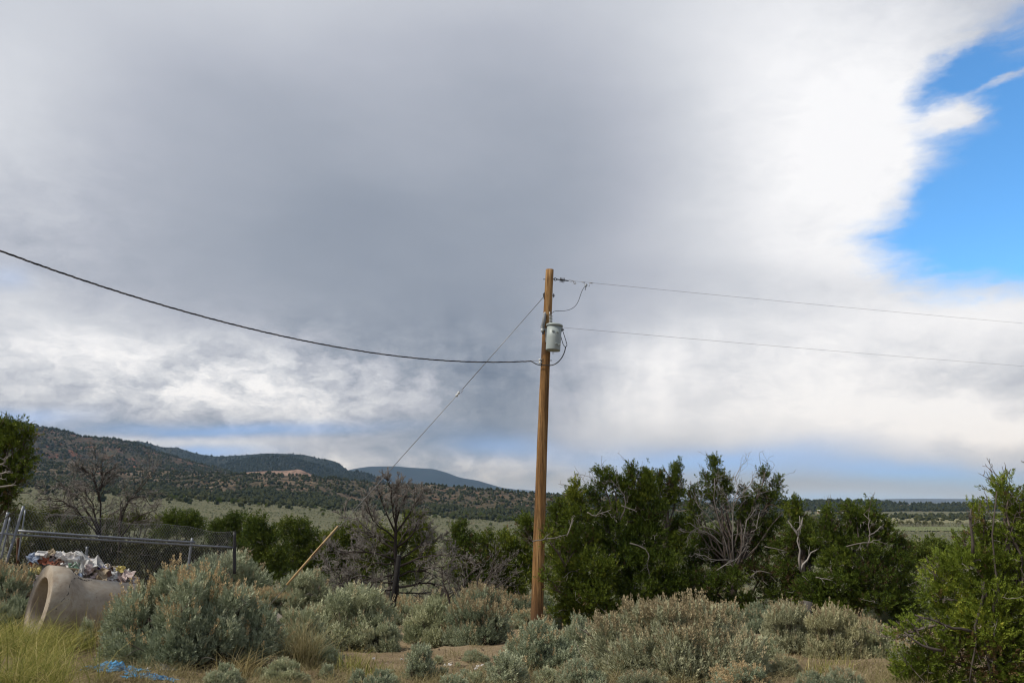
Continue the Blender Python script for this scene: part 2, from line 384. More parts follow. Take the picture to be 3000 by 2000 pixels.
hill('mesa', [(2380, 1492), (2450, 1472), (2540, 1469), (2560, 1464), (2600, 1461), (2700, 1460), (2850, 1461), (2950, 1463), (3300, 1462), (3700, 1470)], 13000, 15000, 18000, M_far, 4, gully=.10, rough=60, shape=.6, rows=20, base=-14)
hill('mountains', [(1450, 1440), (1520, 1432), (1570, 1437), (1640, 1447), (1700, 1440), (1722, 1436), (1760, 1442), (1800, 1450), (1880, 1452), (2000, 1462), (2150, 1456), (2300, 1466)], 14000, 16500, 19000, M_far, 6, gully=.2, rough=80, rows=20, base=-14)
hill('mesa', [(820, 1440), (960, 1390), (1040, 1372), (1080, 1366), (1160, 1365), (1200, 1369), (1270, 1373), (1310, 1384), (1345, 1398), (1400, 1407), (1440, 1419), (1475, 1429), (1500, 1431), (1540, 1440), (1600, 1443), (1680, 1455), (1760, 1480)], 7000, 8500, 10500, M_hillC, 1, gully=.10, rough=34, shape=.9, base=-14)
hill('ridge', [(-300, 1310), (200, 1302), (400, 1292), (430, 1296), (470, 1309), (520, 1311), (560, 1324), (600, 1333), (640, 1337), (720, 1332), (780, 1327), (870, 1330), (910, 1335), (930, 1343), (960, 1345), (990, 1354), (1010, 1371), (1040, 1392), (1080, 1425)], 2600, 3500, 4300, M_hillB, 2, gully=.18, rough=14)
hill('ridge', [(480, 1420), (600, 1375), (700, 1348), (780, 1333), (840, 1338), (930, 1360), (1000, 1384), (1045, 1378), (1085, 1390), (1115, 1404), (1150, 1425), (1200, 1450)], 2150, 2800, 3300, M_hillB, 3, gully=.2, rough=12)
hill('hill', [(-900, 1170), (-400, 1205), (0, 1229), (60, 1238), (110, 1248), (190, 1262), (240, 1279), (330, 1285), (400, 1298), (470, 1325), (560, 1352), (640, 1372), (720, 1395), (820, 1430)], 1080, 1900, 2600, M_hillA, 5, gully=.20, rough=9, shape=1.1)
hill('foothill', [(-900, 1300), (-300, 1338), (0, 1352), (100, 1352), (250, 1366), (400, 1376), (560, 1383), (640, 1387), (780, 1388), (930, 1397), (1040, 1408), (1130, 1419), (1250, 1420), (1300, 1425), (1370, 1423), (1386, 1435), (1430, 1431), (1500, 1440), (1590, 1447), (1750, 1452), (1900, 1461), (2050, 1470), (2200, 1486), (2300, 1500)], 720, 1150, 1500, M_hillD, 7, gully=.18, rough=5, shape=1.0, crest_noise=1.2)
hill('terrace', [(690, 1392), (720, 1383), (780, 1379), (830, 1379), (862, 1376), (872, 1372), (884, 1376), (910, 1388), (935, 1398)], 1300, 1500, 1600, M_flat, 8, gully=.05, rough=3, rows=44)
hill('ridge', [(1900, 1490), (2100, 1478), (2200, 1474), (2350, 1470), (2420, 1468), (2480, 1468), (2560, 1470), (2640, 1477), (2750, 1479), (2850, 1478), (3000, 1478), (3300, 1476), (3800, 1470)], 1250, 1750, 2300, hill_mat('ridge_scrub', ((.05, .052, .036), (.085, .075, .052), (.17, .125, .09)), (.2, .13, .095), .60), 9, gully=.12, rough=5)

# ------------------------------------------------------------------ haze over the whole valley
hz = MB(); box(hz, (0, 9800, 220), (62000, 20400, 490))
hm = bpy.data.materials.new('haze_air'); hm.use_nodes = True; t_ = hm.node_tree; t_.nodes.clear()
vo = t_.nodes.new('ShaderNodeVolumePrincipled'); vo.inputs['Color'].default_value = (.40, .65, 1.0, 1); vo.inputs['Density'].default_value = 5.5e-5; vo.inputs['Absorption Color'].default_value = (1, 1, 1, 1)
vo.inputs['Density Attribute'].default_value = ''; vo.inputs['Anisotropy'].default_value = 0.2
oo = t_.nodes.new('ShaderNodeOutputMaterial'); t_.links.new(vo.outputs[0], oo.inputs['Volume'])
hzo = obj('haze', hz.mesh('haze'), hm, kind='stuff')
# ------------------------------------------------------------------ foliage templates (axis +Z, length 1)
def diamond(base, d, side, ln, w):
    m = base + d * ln * .3
    return [m + side * w * .5, base + d * ln, m - side * w * .5]
def sprig_template(n, seed, leaf=.34, width=.10, lo=.35, hi=1.0, spread=.95, droop=0.0):
    r = np.random.default_rng(seed); V = []
    for i in range(n):
        t = (i + r.uniform(0, .9)) / n; a = i * 2.4 + r.uniform(-.5, .5); e = spread * (1 - .55 * t) * r.uniform(.7, 1.25)
        out = np.array((math.cos(a), math.sin(a), 0)); d = norm(out * math.sin(e) + np.array((0, 0, math.cos(e))))
        side = norm(np.cross(d, norm(r.normal(size=3))))
        b = np.array((0, 0, lo * .2 + t * (hi - lo * .2) * .86)) + out * .01
        V += diamond(b, d, side, leaf * r.uniform(.7, 1.2), width * r.uniform(.8, 1.3))
    V = np.array(V); return V, [np.arange(len(V)).reshape(-1, 3)]
SAGE_T = [sprig_template(15, s, .40, .135) for s in (1, 2, 3)]
SEED_T = [sprig_template(15, s, .15, .075, lo=2.2, spread=.75) for s in (4, 5)]
JUN_T = [sprig_template(14, s, .42, .15, spread=.85) for s in (6, 7, 8)]
JUNF_T = [sprig_template(15, s, .36, .12, spread=.75) for s in (9, 10, 11)]
PIN_T = [sprig_template(9, s, .5, .2, spread=1.1) for s in (12, 13)]

M_sage = leafy('sage_leaf', [(0, (0.218, 0.255, 0.159)), (.45, (0.353, 0.385, 0.254)), (.8, (0.482, 0.503, 0.343)), (1, (0.604, 0.587, 0.394))], .2, .8)
M_sage_grey = leafy('sage_leaf_grey', [(0, (0.237, 0.245, 0.154)), (.5, (0.386, 0.393, 0.253)), (1, (0.537, 0.526, 0.345))], .2, .8)
M_seed = leafy('sage_seed_tan', [(0, (.27, .205, .12)), (.5, (.43, .34, .205)), (1, (.58, .47, .29))], .2, .8)
#_unused ((0, (0.273, 0.207, 0.121)), (.5, (0.420, 0.325, 0.198)), (1, (0.567, 0.459, 0.286))], .2, .8)
def stem_mat(b):
    c = b.ramp(b.attr('tint'), [(.3, (.085, .066, .050)), (.55, (.105, .085, .067)), (.8, (.22, .195, .17)), (1, (.34, .31, .28))])
    return b.mix(b.math('MULTIPLY', b.noise(30, 5, .7), .6), c, (.05, .04, .032))
M_wood = material('sage_stem_bark', stem_mat, .9, .1)
M_jun = leafy('juniper_scale', [(0, (0.109, 0.074, 0.038)), (.035, (0.109, 0.074, 0.038)), (.06, (0.055, 0.084, 0.012)), (.5, (0.101, 0.139, 0.019)), (.85, (0.162, 0.198, 0.027)), (1, (0.243, 0.257, 0.038))], .22, .6)
M_jun_near = leafy('juniper_scale_bright', [(0, (0.133, 0.092, 0.045)), (.035, (0.133, 0.092, 0.045)), (.06, (0.081, 0.119, 0.017)), (.5, (0.155, 0.214, 0.031)), (.85, (0.244, 0.296, 0.043)), (1, (0.354, 0.370, 0.061))], .28, .6)
M_pin = leafy('pinyon_needle', [(0, (0.059, 0.086, 0.013)), (.5, (0.112, 0.145, 0.023)), (1, (0.185, 0.203, 0.033))], .18, .6)
M_bark = plain('juniper_bark', (.20, .165, .14), (.085, .068, .057), 26, .95, .1, bump=.6, stretch=(1, 1, .25))
def dead_mat(b):
    c = b.ramp(b.attr('tint'), [(0, (.050, .041, .036)), (.45, (.105, .090, .078)), (.8, (.26, .235, .21)), (1, (.40, .37, .34))])
    return b.mix(b.math('MULTIPLY', b.noise(18, 5, .7), .5), c, (.03, .025, .022))
M_dead = material('dead_wood', dead_mat, .95, .1)

def rand_dirs(rng, n): return norm(rng.normal(size=(n, 3)))
# ------------------------------------------------------------------ sagebrush
def sage_meshes(w, h, seed, tan=0.15, dens=1.0, sprig=.10, spiky=.5):
    """lumpy dome of upright sprigs on woody stems. returns (foliage, stems, seed stalks or None)"""
    rng = np.random.default_rng(seed); R = w / 2
    nl = int(max(8, round(21 * dens * max(1.0, w / 1.1) ** 1.5)))
    C = []; k = 0
    while len(C) < nl and k < 3000:
        k += 1; a = rng.uniform(0, 6.283); q = rng.uniform(0, 1) ** .6; x, y = q * math.cos(a), q * math.sin(a)
        top = math.sqrt(max(0, 1 - q * q)); z = rng.uniform(.18, 1.0) ** .8 * (.30 + .62 * top) * rng.uniform(.66, 1.16)
        lr = rng.uniform(.10, .19) * (1.15 - .3 * z) * min(w, 1.25) * (1.0 if w < 1.3 else 1.1)
        c = np.array((x * (R - lr * .6), y * (R - lr * .6) * .9, max(lr * .5, z * h - lr * .7)))
        if all(np.linalg.norm(c - o[0]) > .92 * (lr + o[1]) for o in C) or k > 2000: C.append((c, lr))
    fo, st, sd = MB(), MB(), MB(); nseed = 0
    for c, lr in C:
        n = int(250 * dens * (lr / .2) ** 2 * (.10 / sprig) ** 1.3)
        d = rand_dirs(rng, n); d[:, 2] = np.abs(d[:, 2]) * 1.0 - .25; d = norm(d)
        r = lr * (.5 + .5 * rng.uniform(size=n) ** .6)
        p = c + d * r[:, None] * np.array((1, 1, 1.1)); p = p[p[:, 2] > .02]; d = d[:len(p)]; n = len(p)
        outw = norm(p - np.array((0, 0, h * .1)))
        dirs = norm(d * .45 + outw * .5 + np.array((-.05, 0, .75)) + rng.normal(size=(n, 3)) * .22)
        ct = rng.normal(0, .12); tint = np.clip(.45 + ct + rng.normal(0, .17, n), 0, 1)
        for q, (T, FT) in enumerate(SAGE_T):
            s = np.arange(n) % 3 == q
            inst(fo, T, FT, p[s], dirs[s], sprig * rng.uniform(.7, 1.3, s.sum()), rng, tint[s])
        k = max(6, n // 7); d = rand_dirs(rng, k); d[:, 2] = np.abs(d[:, 2]) + .35; d = norm(d); p = c + d * lr * rng.uniform(.8, 1.05, (k, 1))
        T, FT = SAGE_T[0]; inst(fo, T, FT, p, norm(d * .5 + np.array((-.1, 0, .9)) + rng.normal(size=(k, 3)) * .25), sprig * rng.uniform(1.2, 2.0, k), rng, np.clip(.55 + ct + rng.normal(0, .15, k), 0, 1), .75)
        # stem
        b = np.array((rng.normal(0, R * .12), rng.normal(0, R * .12), -.05)); m = b * .4 + c * .6 + rng.normal(size=3) * .05; m[2] = c[2] * .45
        tube(st, [b, m, c + (0, 0, lr * .3)], [.022, .014, .005], 5)
        for _ in range(4):
            e = c + rand_dirs(rng, 1)[0] * lr * .8; tube(st, [m, (m + e) / 2 + rng.normal(size=3) * .03, e], [.010, .006, .003], 3, False, .3)
        # seed stalks stand above the top of each tuft
        ns = rng.poisson(tan * 48 * (lr / .2) ** 2 * (1.6 if c[2] > h * .35 else .35))
        if ns:
            d = rand_dirs(rng, ns); d[:, 2] = np.abs(d[:, 2]) + .15; d = norm(d); p = c + d * lr * rng.uniform(.7, 1.0, (ns, 1))
            dirs = norm(d * .35 + norm(p) * .25 + np.array((-.12, 0, 1.0)) + rng.normal(size=(ns, 3)) * .2)
            for q, (T, FT) in enumerate(SEED_T):
                s = np.arange(ns) % 2 == q
                inst(sd, T, FT, p[s], dirs[s], rng.uniform(.13, .30, s.sum()) * (.6 + .8 * spiky), rng, np.clip(rng.normal(.5, .22, s.sum()), 0, 1))
            nseed += ns
    for _ in range(int(9 * max(1, w))):                              # bare old wood poking out low down
        a = rng.uniform(0, 6.283); e = np.array((math.cos(a) * R * rng.uniform(.7, 1.08), math.sin(a) * R * rng.uniform(.7, 1.08), h * rng.uniform(.12, .75)))
        grow(st, [([np.array((0, 0, 0.)), e * .5 + rng.normal(size=3) * .05 * R, e], .012, .004)], rng, [(3, .4, 45)], sides=(4, 3), bias=(0, 0, .15), minr=.003, tint=(.6, .9))
    return fo.mesh('foliage'), st.mesh('stems', True), (sd.mesh('seed_stalks') if nseed else None)
def put_sage(ms, loc, label, rng, scale=(1, 1, 1), group=None, mat=None, rot=None):
    r = thing('sagebrush', label, 'sagebrush', loc, group, rng.uniform(0, 6.28) if rot is None else rot); r.scale = scale
    obj('foliage', ms[0], mat or M_sage, r); obj('stem', ms[1], M_wood, r)
    if ms[2] is not None: obj('seed_stalk', ms[2], M_seed, r, kind='stuff')
    return r

# ------------------------------------------------------------------ branching wood
def grow(mb, limbs, rng, levels, sides=(7, 5, 4, 3), bias=(0, 0, .25), jitter=.25, minr=.003, tint=(.04, .2, .45, .85), collect=None, skip=.2):
    """limbs: list of (points, radius0, radius1). levels: list of (children, length ratio, angle deg)"""
    bias = np.asarray(bias, float); cur = []
    for pts, r0, r1 in limbs:
        P = np.asarray(pts, float)
        if len(P) < 6:                                              # smooth the given polyline
            tt = np.linspace(0, len(P) - 1, 7); P = np.stack([np.interp(tt, np.arange(len(P)), P[:, i]) for i in range(3)], 1)
            P[1:-1] = (P[:-2] + 2 * P[1:-1] + P[2:]) / 4
            P[1:-1] += rng.normal(size=(5, 3)) * np.linalg.norm(P[-1] - P[0]) * .018
        cur.append((P, np.linspace(r0, r1, len(P))))
    for lv in range(len(levels) + 1):
        k = sides[min(lv, len(sides) - 1)]; tn = tint[min(lv, len(tint) - 1)]
        for P, R in cur: tube(mb, P, R, k, k > 4, np.repeat(np.clip(tn + .25 * (np.arange(len(P)) / len(P)) - .05 + rng.normal(0, .06), 0, 1), k))
        if lv == len(levels): break
        nch, lr, ang = levels[lv]; nxt = []
        for P, R in cur:
            Ls = np.linalg.norm(np.diff(P, axis=0), axis=1).sum()
            n = max(1, int(round(nch * rng.uniform(.7, 1.3))))
            for q in range(n):
                t = skip + (1 - skip) * (q + rng.uniform(0, 1)) / n; x = t * (len(P) - 1); i = min(int(x), len(P) - 2); f = x - i
                p = P[i] * (1 - f) + P[i + 1] * f; r0 = (R[i] * (1 - f) + R[i + 1] * f) * rng.uniform(.45, .75)
                d = norm(P[i + 1] - P[i]); perp = norm(np.cross(d, rng.normal(size=3))); a = rad(ang * rng.uniform(.6, 1.35))
                d = norm(d * math.cos(a) + perp * math.sin(a) + bias * .6)
                ln = Ls * lr * rng.uniform(.5, 1.25) * (1.15 - .55 * t); m = 4 if lv < 2 else 3
                pts = [p]
                for s in range(m):
                    d = norm(d + rng.normal(size=3) * jitter + bias * .25); pts.append(pts[-1] + d * ln / m)
                r1 = max(minr * .6, r0 * .25); nxt.append((np.array(pts), np.linspace(max(r0, minr), r1, len(pts))))
        cur = nxt
        if collect is not None: collect.append(cur)
    return mb

# ------------------------------------------------------------------ evergreen trees
def lobe_points(rng, c, rx, ry, ntuft, nsp, spire, tr):
    """tuft centres on the shell of an ellipsoid (or cone for a spire), sprays round each of them"""
    d = rand_dirs(rng, ntuft); rr = .42 + .46 * rng.uniform(size=ntuft) ** .6
    p = d * rr[:, None] * np.array((max(.35 * rx, rx - tr * 1.7), max(.35 * rx, rx - tr * 1.7) * .95, max(.4 * ry, ry - tr * 1.3)))
    if spire:
        t = np.clip((p[:, 2] / ry + 1) / 2, 0, 1); p[:, :2] *= (1.2 - 1.15 * t)[:, None]; p[:, 2] *= 1.1
    td = norm(d * (.35 if spire else .75) + np.array((-.18, 0, .8 if spire else .62)) + rng.normal(size=(ntuft, 3)) * .2)
    P = np.repeat(c + p, nsp, 0) + rng.normal(size=(ntuft * nsp, 3)) * tr
    Dr = norm(np.repeat(td, nsp, 0) + rng.normal(size=(ntuft * nsp, 3)) * .33)
    P = P + Dr * rng.uniform(-.5, .9, (len(P), 1)) * tr
    tint = np.repeat(rng.normal(0, .11, ntuft), nsp) + rng.normal(.42, .15, len(P))
    return P, Dr, np.clip(tint, 0, 1)
def tree_geo(base, depth, lobes, seed, spray=.125, dens=1.4, templ=JUN_T, tuft=.07, trunk_r=.10, limb_r=.035, fork=.35, nsp=9, twigs=1.3):
    """lobes: (px, py, rx, ry, depth offset, spire?) in photograph pixels at the tree's own depth"""
    rng = np.random.default_rng(seed); s = depth / (F * math.cos(PITCH)) * 1.02
    bx = at(base[0], 1500, depth); B = np.array((bx[0], depth, float(G(bx[0], depth)) - .1))
    crown, wood = MB(), MB()
    drop = 16 if 15 < depth < 25 else 0
    L_ = [(at(l[0], l[1] + drop * (1.0 if l[1] < 1560 else .3), depth + l[4]), l[2] * s, l[3] * s, l[5] if len(l) > 5 else 0) for l in lobes]
    top = np.mean([c for c, *_ in L_], 0); h = max(c[2] for c, *_ in L_) - B[2]
    mid = B + (top - B) * .35 + rng.normal(size=3) * .05; mid[2] = B[2] + h * fork
    tube(wood, [B, B * .5 + mid * .5 + rng.normal(size=3) * .04, mid], [trunk_r * 1.25, trunk_r, trunk_r * .85], 9)
    for c, rx, ry, sp in L_:
        t = rng.uniform(.15, 1); st = B * (1 - t) + mid * t if c[2] < mid[2] + .4 else mid
        e = c + np.array((0, 0, ry * (.75 if sp else .3)))
        m1 = st * .6 + c * .4 + rng.normal(size=3) * .09; m1[2] -= .08 * rng.uniform(-1, 1)
        grow(wood, [([st, m1, c - (0, 0, ry * .3), e], limb_r * rng.uniform(.8, 1.3), .008)], rng, [(7, .30, 50), (3, .5, 45)], sides=(5, 3, 3), bias=(-.1, 0, .25), tint=(.3, .35, .4), minr=.004)
        area = 4 * math.pi * rx * ry; nt = max(5, int(area * dens * .105 / (tuft * tuft)))
        P, Dr, tint = lobe_points(rng, c, rx * rng.uniform(.86, 1.05), ry * rng.uniform(.86, 1.05), nt, nsp, sp, tuft); tint = np.clip(tint + rng.normal(0, .13), 0, 1)
        for q, (T, FT) in enumerate(templ):
            k = np.arange(len(P)) % len(templ) == q
            inst(crown, T, FT, P[k], Dr[k], spray * rng.uniform(.65, 1.3, k.sum()), rng, tint[k])
    dead = MB()
    for _ in range(int(twigs * len(L_))):
        c, rx, ry, sp = L_[int(rng.integers(len(L_)))]
        d = norm(np.array((rng.normal(), -abs(rng.normal()) * 1.3, rng.normal() * .7))); p0 = c + d * np.array((rx, rx, ry)) * .35; e = c + d * np.array((rx, rx, ry)) * rng.uniform(.9, 1.2); m1 = (p0 + e) / 2 + rng.normal(size=3) * .08 * rx
        grow(dead, [([p0, m1, e], limb_r * .32, limb_r * .12)], rng, [(3, .45, 45)], sides=(4, 3), bias=(0, 0, -.05), tint=(.75, .9), minr=limb_r * .12)
    return B, crown, wood, (dead if dead.v else None)
def put_tree(name, label, cat, geo, mat, group=None, bark=None):
    B, crown, wood, dead = geo; r = thing(name, label, cat, B, group)
    obj('trunk', wood.mesh('trunk', True, B), bark or M_bark, r); obj('crown', crown.mesh('crown', False, B), mat, r)
    if dead is not None: obj('dead_twigs', dead.mesh('dead_twigs', True, B), M_dead, r, kind='stuff')
    return r
# ------------------------------------------------------------------ junipers round the pole
J = {}
J['a'] = put_tree('juniper_tree', 'broad dark juniper whose lower boughs wrap the foot of the wooden pole', 'tree', tree_geo((1690, 1800), 21.0, [
    (1685, 1435, 36, 45, 0, 1), (1640, 1478, 36, 30, .3, 0), (1695, 1500, 62, 44, 0), (1635, 1530, 52, 40, .4), (1538, 1530, 34, 36, .8), (1556, 1575, 26, 26, .8), (1705, 1575, 80, 50, -.2), (1650, 1605, 48, 42, .2),
    (1665, 1665, 60, 46, -.2), (1740, 1660, 84, 54, -.6), (1655, 1725, 52, 40, -.4), (1725, 1735, 84, 52, -.8), (1668, 1785, 56, 36, -.6), (1780, 1795, 80, 36, -.7), (1606, 1690, 14, 26, -1.3), (1606, 1565, 20, 24, -1.2), (1610, 1640, 20, 20, .4)], 21), M_jun)
J['b'] = put_tree('juniper_tree', 'tall juniper right of the pole with a wide windswept crown over pale hooked limbs', 'tree', tree_geo((1850, 1790), 21.6, [
    (1768, 1372, 30, 20, 0, 0), (1795, 1402, 40, 30, 0), (1850, 1385, 22, 42, 0, 1), (1835, 1425, 40, 34, 0), (1895, 1405, 44, 48, 0, 1), (1880, 1450, 52, 40, .1), (1728, 1430, 18, 20, 0), (1745, 1450, 20, 16, 0), (1758, 1420, 12, 24, 0, 1),
    (1800, 1490, 62, 40, 0), (1890, 1505, 62, 44, 0), (1930, 1470, 20, 26, 0), (1790, 1550, 80, 48, -.2), (1890, 1570, 78, 52, -.1), (1830, 1630, 84, 54, -.5), (1925, 1640, 76, 54, -.4), (1860, 1715, 96, 48, -.6), (1960, 1715, 70, 48, -.5), (1900, 1785, 100, 36, -.6)], 22), M_jun)
J['c'] = put_tree('juniper_tree', 'slender juniper with a bare pale stem under a pointed leaning crown', 'tree', tree_geo((1945, 1720), 23.0, [
    (1985, 1372, 18, 34, 0, 1), (1975, 1405, 32, 28, 0), (1938, 1395, 22, 34, 0, 1), (1930, 1430, 30, 28, 0), (1985, 1435, 34, 26, 0), (1950, 1455, 36, 24, 0), (1995, 1530, 40, 34, .3), (1960, 1560, 30, 30, .2), (1985, 1590, 40, 34, .1)], 23, fork=.8, trunk_r=.07), M_jun)
J['d'] = put_tree('juniper_tree', 'half dead juniper with a sharp green spire beside bare silver branches', 'tree', tree_geo((2130, 1700), 22.0, [
    (2093, 1350, 17, 34, 0, 1), (2075, 1392, 24, 18, 0), (2110, 1392, 28, 30, 0), (2128, 1418, 22, 28, 0), (2080, 1430, 28, 22, 0), (2105, 1448, 30, 24, 0), (2033, 1440, 17, 28, 0, 1), (2030, 1470, 26, 24, 0), (2035, 1515, 30, 24, .2),
    (2238, 1382, 15, 28, 0, 1), (2280, 1400, 15, 22, 0), (2272, 1425, 20, 16, 0), (2230, 1425, 24, 26, 0), (2255, 1452, 34, 26, 0), (2205, 1460, 26, 30, 0), (2180, 1430, 16, 18, 0), (2300, 1468, 12, 20, 0), (2170, 1480, 26, 22, 0), (2200, 1520, 50, 34, .2), (2265, 1520, 48, 38, .1), (2230, 1590, 62, 44, .2),
    (2150, 1590, 46, 34, .4), (2060, 1700, 62, 34, -.6), (2130, 1690, 60, 36, -.8), (2230, 1670, 66, 44, -.3), (2290, 1730, 70, 40, -.5), (2030, 1640, 40, 34, .2), (2050, 1770, 70, 34, -.4), (2010, 1690, 60, 40, .3), (1990, 1760, 60, 36, .2), (2090, 1610, 50, 40, .5), (2110, 1560, 44, 30, .7), (2130, 1640, 56, 40, .6), (2060, 1580, 36, 30, .7), (2180, 1770, 80, 34, -.5)], 24, dens=1.25), M_jun)
J['e'] = put_tree('juniper_tree', 'juniper with two pale forked stems leaning apart below dense tufts', 'tree', tree_geo((2345, 1690), 20.8, [
    (2333, 1470, 20, 30, 0, 1), (2340, 1505, 28, 28, 0), (2312, 1490, 14, 20, 0), (2335, 1545, 34, 30, 0), (2322, 1590, 34, 28, .1), (2395, 1590, 40, 32, .1), (2370, 1640, 30, 24, .3), (2310, 1660, 46, 34, .2), (2350, 1700, 60, 36, .2), (2300, 1610, 44, 40, .5), (2380, 1545, 34, 34, .5)], 25, trunk_r=.075, fork=.6), M_jun)
J['f'] = put_tree('juniper_tree', 'wide bushy juniper filling the gap before the right foreground', 'tree', tree_geo((2480, 1770), 20.2, [
    (2428, 1490, 20, 26, 0, 1), (2425, 1530, 34, 28, 0), (2490, 1480, 34, 22, 0), (2505, 1505, 44, 28, 0), (2548, 1474, 18, 18, 0), (2540, 1510, 34, 26, 0), (2578, 1500, 9, 12, 0), (2470, 1555, 54, 34, 0), (2545, 1550, 46, 34, 0), (2602, 1535, 30, 20, 0),
    (2410, 1580, 34, 28, 0), (2595, 1575, 40, 30, 0), (2640, 1600, 26, 34, 0), (2520, 1610, 66, 40, -.2), (2620, 1645, 52, 40, -.2), (2665, 1660, 18, 24, 0), (2450, 1640, 60, 40, -.2), (2550, 1680, 76, 46, -.5), (2450, 1710, 70, 44, -.5), (2640, 1715, 52, 44, -.3), (2380, 1720, 56, 40, -.3), (2560, 1750, 88, 40, -.5), (2420, 1775, 90, 36, -.5), (2660, 1770, 60, 40, -.3)], 26), M_jun)
J['g'] = put_tree('juniper_tree', 'bright yellow green juniper standing closest at the right edge', 'tree', tree_geo((2890, 2150), 8.4, [
    (2938, 1420, 22, 26, 0, 1), (2946, 1452, 48, 28, 0, 0), (2943, 1487, 30, 24, 0), (2994, 1474, 16, 34, 0, 1), (2988, 1512, 44, 38, 0), (3050, 1404, 10, 46, 0, 1), (3058, 1502, 36, 54, 0), (2873, 1499, 26, 26, 0, 1), (2878, 1542, 34, 30, 0), (2890, 1587, 52, 38, 0), (2958, 1572, 60, 42, 0), (3028, 1592, 60, 60, 0),
    (2828, 1602, 28, 22, 0), (2828, 1652, 60, 42, -.1), (2918, 1652, 76, 52, -.1), (3008, 1682, 76, 60, 0), (2766, 1662, 40, 26, 0), (2733, 1692, 26, 20, 0), (2788, 1717, 64, 44, 0), (2888, 1742, 84, 58, -.2), (2988, 1772, 84, 62, -.1), (3088, 1732, 70, 80, 0),
    (2738, 1757, 36, 30, 0), (2788, 1802, 68, 46, 0), (2888, 1842, 90, 60, -.2), (2988, 1872, 90, 60, -.1), (2678, 1847, 40, 20, -.1), (2643, 1862, 32, 18, -.1), (2728, 1862, 54, 38, 0), (2718, 1932, 60, 44, 0), (2808, 1912, 80, 52, -.1), (2908, 1942, 96, 60, -.2), (3008, 1972, 96, 64, -.2),
    (2648, 1947, 36, 36, 0), (2668, 2002, 50, 40, 0), (2758, 2012, 80, 54, 0), (2868, 2052, 100, 60, -.1), (2988, 2072, 100, 60, 0), (3108, 1872, 70, 90, 0), (3118, 2032, 80, 90, 0)], 27, spray=.095, dens=1.1, templ=JUNF_T, tuft=.042, trunk_r=.06, limb_r=.016, nsp=8), M_jun_near)
J['h'] = put_tree('juniper_tree', 'olive juniper leaning in from the left edge above the fence', 'tree', tree_geo((-120, 1640), 11.5, [
    (45, 1260, 36, 24, 0), (0, 1262, 34, 30, 0), (70, 1290, 22, 26, 0), (30, 1305, 46, 34, 0), (-40, 1300, 60, 60, 0), (70, 1340, 28, 30, 0), (82, 1370, 18, 22, 0), (30, 1370, 48, 36, 0), (-50, 1400, 70, 60, 0), (55, 1405, 30, 26, 0), (10, 1430, 50, 34, 0), (-10, 1475, 44, 26, 0), (30, 1462, 28, 18, 0), (-80, 1480, 60, 50, 0), (-120, 1330, 60, 60, 0)], 28, spray=.10, dens=1.0, tuft=.05, trunk_r=.09, limb_r=.022), M_jun)
for px, py, rx, lab in []: pass
# pale dead limbs that belong to the living trees
def limbs_on(tree, depth, rows, seed, levels=((5, .4, 45), (3, .5, 40)), r0=.03, name='dead_limb', tint=(.8, .85, .95, 1.0), bias=(0, 0, 0)):
    rng = np.random.default_rng(seed); org = np.array(tree.location)
    for pts in rows:
        m = MB(); P = [at(p[0], p[1], depth + (p[2] if len(p) > 2 else 0)) for p in pts]
        k = pts[-1][3] if len(pts[-1]) > 3 else 1.0
        grow(m, [(P, r0 * k, .006)], rng, levels, sides=(6, 4, 3), tint=tint, bias=bias, jitter=.3, skip=.3)
        obj(name, m.mesh(name, True, org), M_dead, tree)
limbs_on(J['b'], 20.7, [[(1818, 1520), (1842, 1475), (1812, 1428), (1790, 1405)], [(1845, 1590), (1880, 1600), (1908, 1625), (1895, 1655), (1880, 1672)], [(1895, 1655), (1903, 1690), (1905, 1720)], [(1820, 1480), (1850, 1490), (1865, 1500)]], 31, r0=.018)
limbs_on(J['a'], 19.5, [[(1720, 1500), (1740, 1510), (1790, 1492)], [(1660, 1570), (1672, 1540), (1680, 1515)], [(1560, 1585), (1600, 1578), (1660, 1565)]], 32, r0=.016)
limbs_on(J['c'], 22.9, [[(1942, 1545), (1948, 1490), (1940, 1440), (1935, 1420)], [(1948, 1480), (1970, 1455), (1985, 1440)]], 33, r0=.036, levels=((4, .3, 40),))
limbs_on(J['d'], 21.4, [[(2140, 1660), (2120, 1580), (2098, 1500), (2092, 1440), (2093, 1400)], [(2150, 1660), (2140, 1550), (2142, 1470), (2160, 1420), (2170, 1365)], [(2142, 1500), (2128, 1450), (2110, 1430)], [(2150, 1480), (2190, 1425), (2215, 1395)], [(2180, 1600), (2180, 1540), (2200, 1510), (2215, 1490)],
    [(2130, 1580), (2080, 1520), (2045, 1480), (2040, 1470)], [(2120, 1570), (2060, 1535), (2020, 1560), (1990, 1552)], [(2130, 1600), (2070, 1560), (2020, 1530)], [(2150, 1640), (2100, 1640), (2060, 1630), (2036, 1620)], [(2150, 1650), (2180, 1610), (2185, 1605)], [(2170, 1690), (2185, 1650), (2175, 1690), (2178, 1705)], [(2140, 1570), (2170, 1560), (2200, 1580), (2180, 1600)], [(2200, 1560), (2215, 1550), (2225, 1500)]], 34, r0=.015, levels=((9, .42, 50), (5, .5, 45)), bias=(0, 0, .02))
limbs_on(J['d'], 20.9, [[(2240, 1600), (2290, 1610), (2300, 1615)], [(2100, 1670), (2130, 1650), (2150, 1640)], [(2260, 1680), (2220, 1670), (2200, 1690)]], 36, r0=.016)
